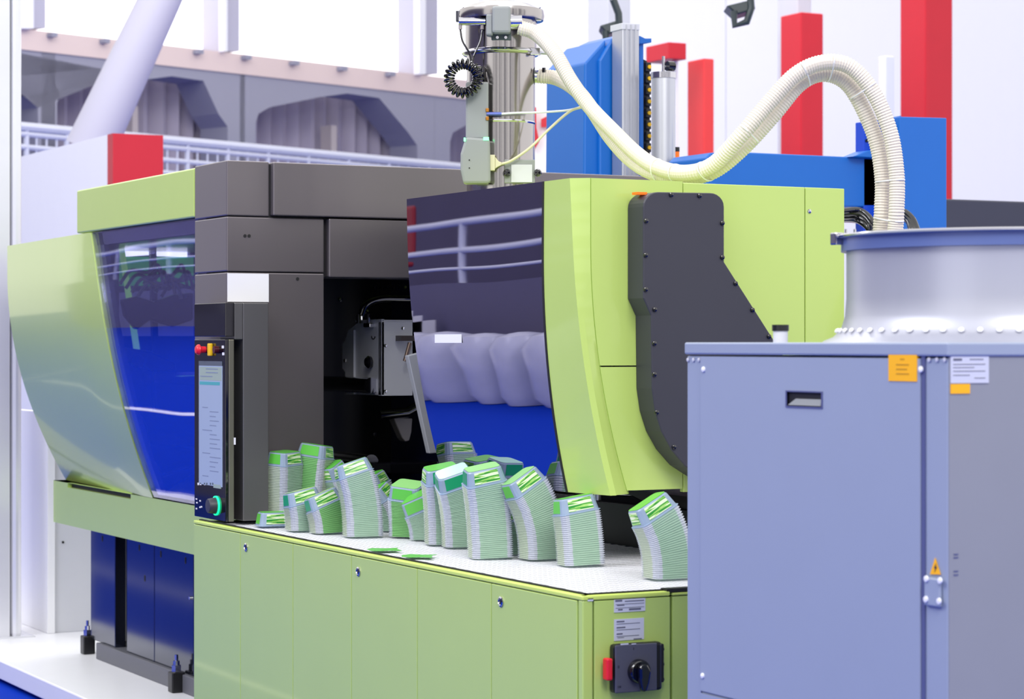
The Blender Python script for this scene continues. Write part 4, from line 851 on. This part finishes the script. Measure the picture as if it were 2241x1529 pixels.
for k in range(4):
    c = catmull([P(1840, 462 + 6 * k, Y=7.6 + .05 * k), P(1880, 460 + 8 * k, Y=7.6), P(1906, 480 + 10 * k, Y=7.55), P(1922 - 6 * k, 520 + 10 * k, Y=7.5), P(1925 - 6 * k, 700, Y=7.5), P(1925 - 6 * k, 1660, Y=7.5)], 8)
    o = obj('black_cable', MB().tube(c, .012, 10), BLACKG, smooth=True); tag(o, 'black cable in the bundle left of the hoses below the blue arm', 'cable', 'black cables below the blue arm')
for k in range(3):
    c = catmull([P(1965, 460 + 9 * k, Y=7.75), P(1985, 466 + 8 * k, Y=7.7), P(2003 - 5 * k, 490 + 6 * k, Y=7.65), P(2012 - 7 * k, 540, Y=7.6), P(2012 - 7 * k, 700, Y=7.6), P(2012 - 7 * k, 1650, Y=7.6)], 8)
    o = obj('black_cable', MB().tube(c, .012, 10), BLACKG, smooth=True); tag(o, 'black cable arching down in front of the blue post, right of the hoses', 'cable', 'black cables before the blue post')
# ================================================================ CHILLER
XH = P(2075, 750, T=4.6).x; YH = P(2075, 750, T=4.6).y; YH2 = yat(1502, XH); ZH = ZR(.001)
ch = thing('chiller_unit', (XH + .5, (YH + YH2) / 2, 0), 'lavender grey sheet-metal chiller cabinet in the right foreground', 'cabinet')
XH2 = 4.05; zl1 = P(1502, 775, X=XH).z
def onH(a, b, t, bt, d=.003, d2=0): # box on the left face
    m_ = (a + b) / 2; return MB().box(XH - d, XH + d2 + .0005, yat(b, XH), yat(a, XH), P(m_, bt, X=XH).z, P(m_, t, X=XH).z)
obj('lid_band', MB().box(XH - .006, XH2, YH - .006, YH2, zl1, ZH), CHILL, ch, bevel=.004)
obj('frame', MB().box(XH + .001, XH2 - .01, YH + .001, YH2 - .001, .12, zl1 - .003), CHILL, ch, bevel=.004)
hy0, hy1 = yat(1802, XH), yat(1726, XH); hz0, hz1 = P(1762, 889, X=XH).z, P(1762, 858, X=XH).z
dy0, dy1 = yat(2017, XH), yat(1536, XH); dz0, dz1 = P(1536, 1510, X=XH).z, P(1536, 780, X=XH).z
door = MB().box(XH - .004, XH, hy1, dy1, dz0, dz1).box(XH - .004, XH, dy0, hy0, dz0, dz1).box(XH - .004, XH, hy0, hy1, dz0, hz0).box(XH - .004, XH, hy0, hy1, hz1, dz1)
dr = obj('door', door, CHILL, ch)
obj('handle_recess', MB().box(XH - .0005, XH + .0008, hy0, hy1, hz0, hz1), GAP, dr)
obj('handle_lip', MB().prism([(XH - .005, hy0 + .004, hz0 + .002), (XH - .005, hy1 - .004, hz0 + .002), (XH - .002, hy1 - .03, hz0 + .016), (XH - .002, hy0 + .004, hz0 + .016)], (.002, 0, 0)), GREYP, dr)
obj('handle_rim', MB().box(XH - .006, XH, hy0 - .004, hy0, hz0 - .003, hz1 + .003).box(XH - .006, XH, hy1, hy1 + .004, hz0 - .003, hz1 + .003).box(XH - .006, XH, hy0, hy1, hz1, hz1 + .003).box(XH - .006, XH, hy0, hy1, hz0 - .003, hz0), CHILLS, dr)
obj('door_seam', onH(2018, 2026, 778, 1700, .002), CHILLS, ch); obj('door_seam', onH(1534, 1536, 790, 1700, .0005), CHILLS, ch)
obj('top_seam', onH(1536, 2074, 773.5, 777, .002), CHILLS, ch)
obj('lower_door', MB().box(XH - .004, XH, dy0, dy1, .14, dz0 - .006), CHILL, ch); 
ob = MB()
for a, y in ((1540, 808), (2016, 808), (1538, 1478)):
    q = P(a, y, X=XH - .004); obj('door_screw', MB().lathe([(.0065, 0), (.006, .003), (0, .005)], q, 14, axis=U), WHITE, dr, smooth=True)
for a in (1506, 1518, 1530, 2034, 2051, 2068):
    q = P(a, 787, X=XH); obj('rivet', MB().lathe([(.005, 0), (.0045, .002), (0, .003)], q, 12, axis=U), GREYL, ch)
obj('orange_label', onH(1949, 2011, 774, 834, .0055), ORG, ch)
for a, b, y in ((1975, 1984, 784), (1966, 1994, 796), (1966, 1990, 806), (1966, 1994, 816)): obj('print', onH(a, b, y, y + 3, .006), mat('brown_print', (196, 140, 20), .6), ch)
# hazard triangle with bolt mark
tr = [P(2047, 1220, X=XH - .0005), P(2036, 1256, X=XH - .0005), P(2059, 1257, X=XH - .0005)]
obj('hazard_triangle', MB().prism(tr, (-.001, 0, 0)), ORG, ch)
obj('hazard_mark', MB().prism([P(x, y, X=XH - .0016) for x, y in ((2049, 1232), (2044, 1243), (2047, 1243), (2045, 1252), (2051, 1240), (2048, 1240))], (-.0006, 0, 0)), INKD, ch)
hp = obj('hinge_plate', onH(2028, 2062, 1264, 1326, .007), CHILL, ch, bevel=.003)
for a, y in ((2028, 1266), (2058, 1270), (2027, 1311), (2056, 1315)): q = P(a, y, X=XH - .007); obj('bolt', MB().lathe([(.0065, 0), (.006, .003), (0, .004)], q, 14, axis=U), WHITE, hp, smooth=True)
# end face (faces the viewer)
def onY(a, b, t, bt, d=.002): m_ = (a + b) / 2; return MB().box(xat(a, YH), xat(b, YH), YH - d, YH + .0015, P(m_, bt, Y=YH).z, P(m_, t, Y=YH).z)
ESH = mat('chiller_paint_grey_lit', (138, 141, 150), .4)  # chiller paint made greyer: the end face's light put into its colour
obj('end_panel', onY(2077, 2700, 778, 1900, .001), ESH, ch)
rp = obj('rating_plate', onY(2079, 2162, 778, 838, .003), LAB, ch)
for a, b, y, h in ((2084, 2103, 784, 5), (2120, 2150, 785, 2), (2084, 2154, 796, 1.5), (2084, 2130, 803, 1.5), (2084, 2154, 811, 1.5), (2084, 2120, 820, 1.5), (2130, 2154, 826, 1.5)): obj('print', onY(a, b, y, y + h, .0036), INK, rp)
obj('orange_label', onY(2079, 2121, 840, 861, .003), ORG, ch)
for y in (1211, 1218, 1248, 1256): obj('vent_notch', onY(2086, 2096, y, y + 3, .002), CHILLS, ch)
obj('caster_plinth', MB().box(XH + .04, XH2 - .04, YH + .04, YH2 - .04, 0, .12), GAP, ch)
q = P(1708, 750, T=5.25); q = Vector((XH + .12, yat(1708, XH + .12), ZH)); k_ = TT(q.x, q.y) / F
obj('filler_neck', MB().cyl(q, q + Vector((0, 0, .028)), 16 * k_, n=24), GREYL, ch, smooth=True); obj('filler_cap', MB().cyl(q + Vector((0, 0, .026)), q + Vector((0, 0, .04)), 18.5 * k_, n=24), BLACK, ch, smooth=True)
# ================================================================ STEEL VESSEL ON THE CHILLER
VC = (3.45, 4.2, 0); vz = ZH; vs_ = thing('dryer_vessel', (3.45, 4.2, vz), 'wide brushed steel vessel with a blue rim standing on the chiller', 'vessel')
R0 = .362
obj('vessel_wall', MB().lathe([(R0 + .055, vz + .0), (R0 + .05, vz + .004), (R0 + .03, vz + .012), (R0 + .012, vz + .03), (R0 + .003, vz + .06), (R0, vz + .10), (R0, vz + .222)], VC, 96), STEELB, vs_, smooth=True)
RIMB = mat('blue_rim', (88, 104, 156), .35)
obj('vessel_rim', MB().lathe([(R0, vz + .212), (R0 + .012, vz + .206), (R0 + .012, vz + .234), (R0 + .022, vz + .236), (R0 + .022, vz + .243), (0, vz + .246)], VC, 96), RIMB, vs_, smooth=True)
obj('rim_edge', MB().lathe([(R0 + .0225, vz + .237), (R0 + .0255, vz + .240), (R0 + .0225, vz + .243)], VC, 96), CHROME, vs_, smooth=True)
for k in range(60):
    a = 2 * PI * k / 60; q = Vector((3.45 + (R0 + .02) * math.cos(a), 4.2 + (R0 + .02) * math.sin(a), vz + .026)); n_ = Vector((math.cos(a), math.sin(a), 0.9)).normalized()
    obj('flange_bolt_glint', MB().lathe([(.0065, 0), (.006, .003), (.003, .005), (0, .0055)], q, 12, axis=n_), WHITE, vs_, smooth=True)  # white bolt heads stand in for light reflected along the flange
q = P(1838, 520, T=5.25); q = Vector((3.45, 4.2, 0)) + (-RT * (R0 + .024)) ; q.z = vz + .24
obj('rim_clip', MB().box(q.x - .012, q.x + .012, q.y - .012, q.y + .012, q.z - .02, q.z + .008), CHROME, vs_, bevel=.003)
for k in range(2):
    q2 = q + RT * (.02 + .02 * k); obj('rim_screw', MB().cyl(q2, q2 + Vector((0, 0, .016)), .003, n=8), CHROME, vs_)
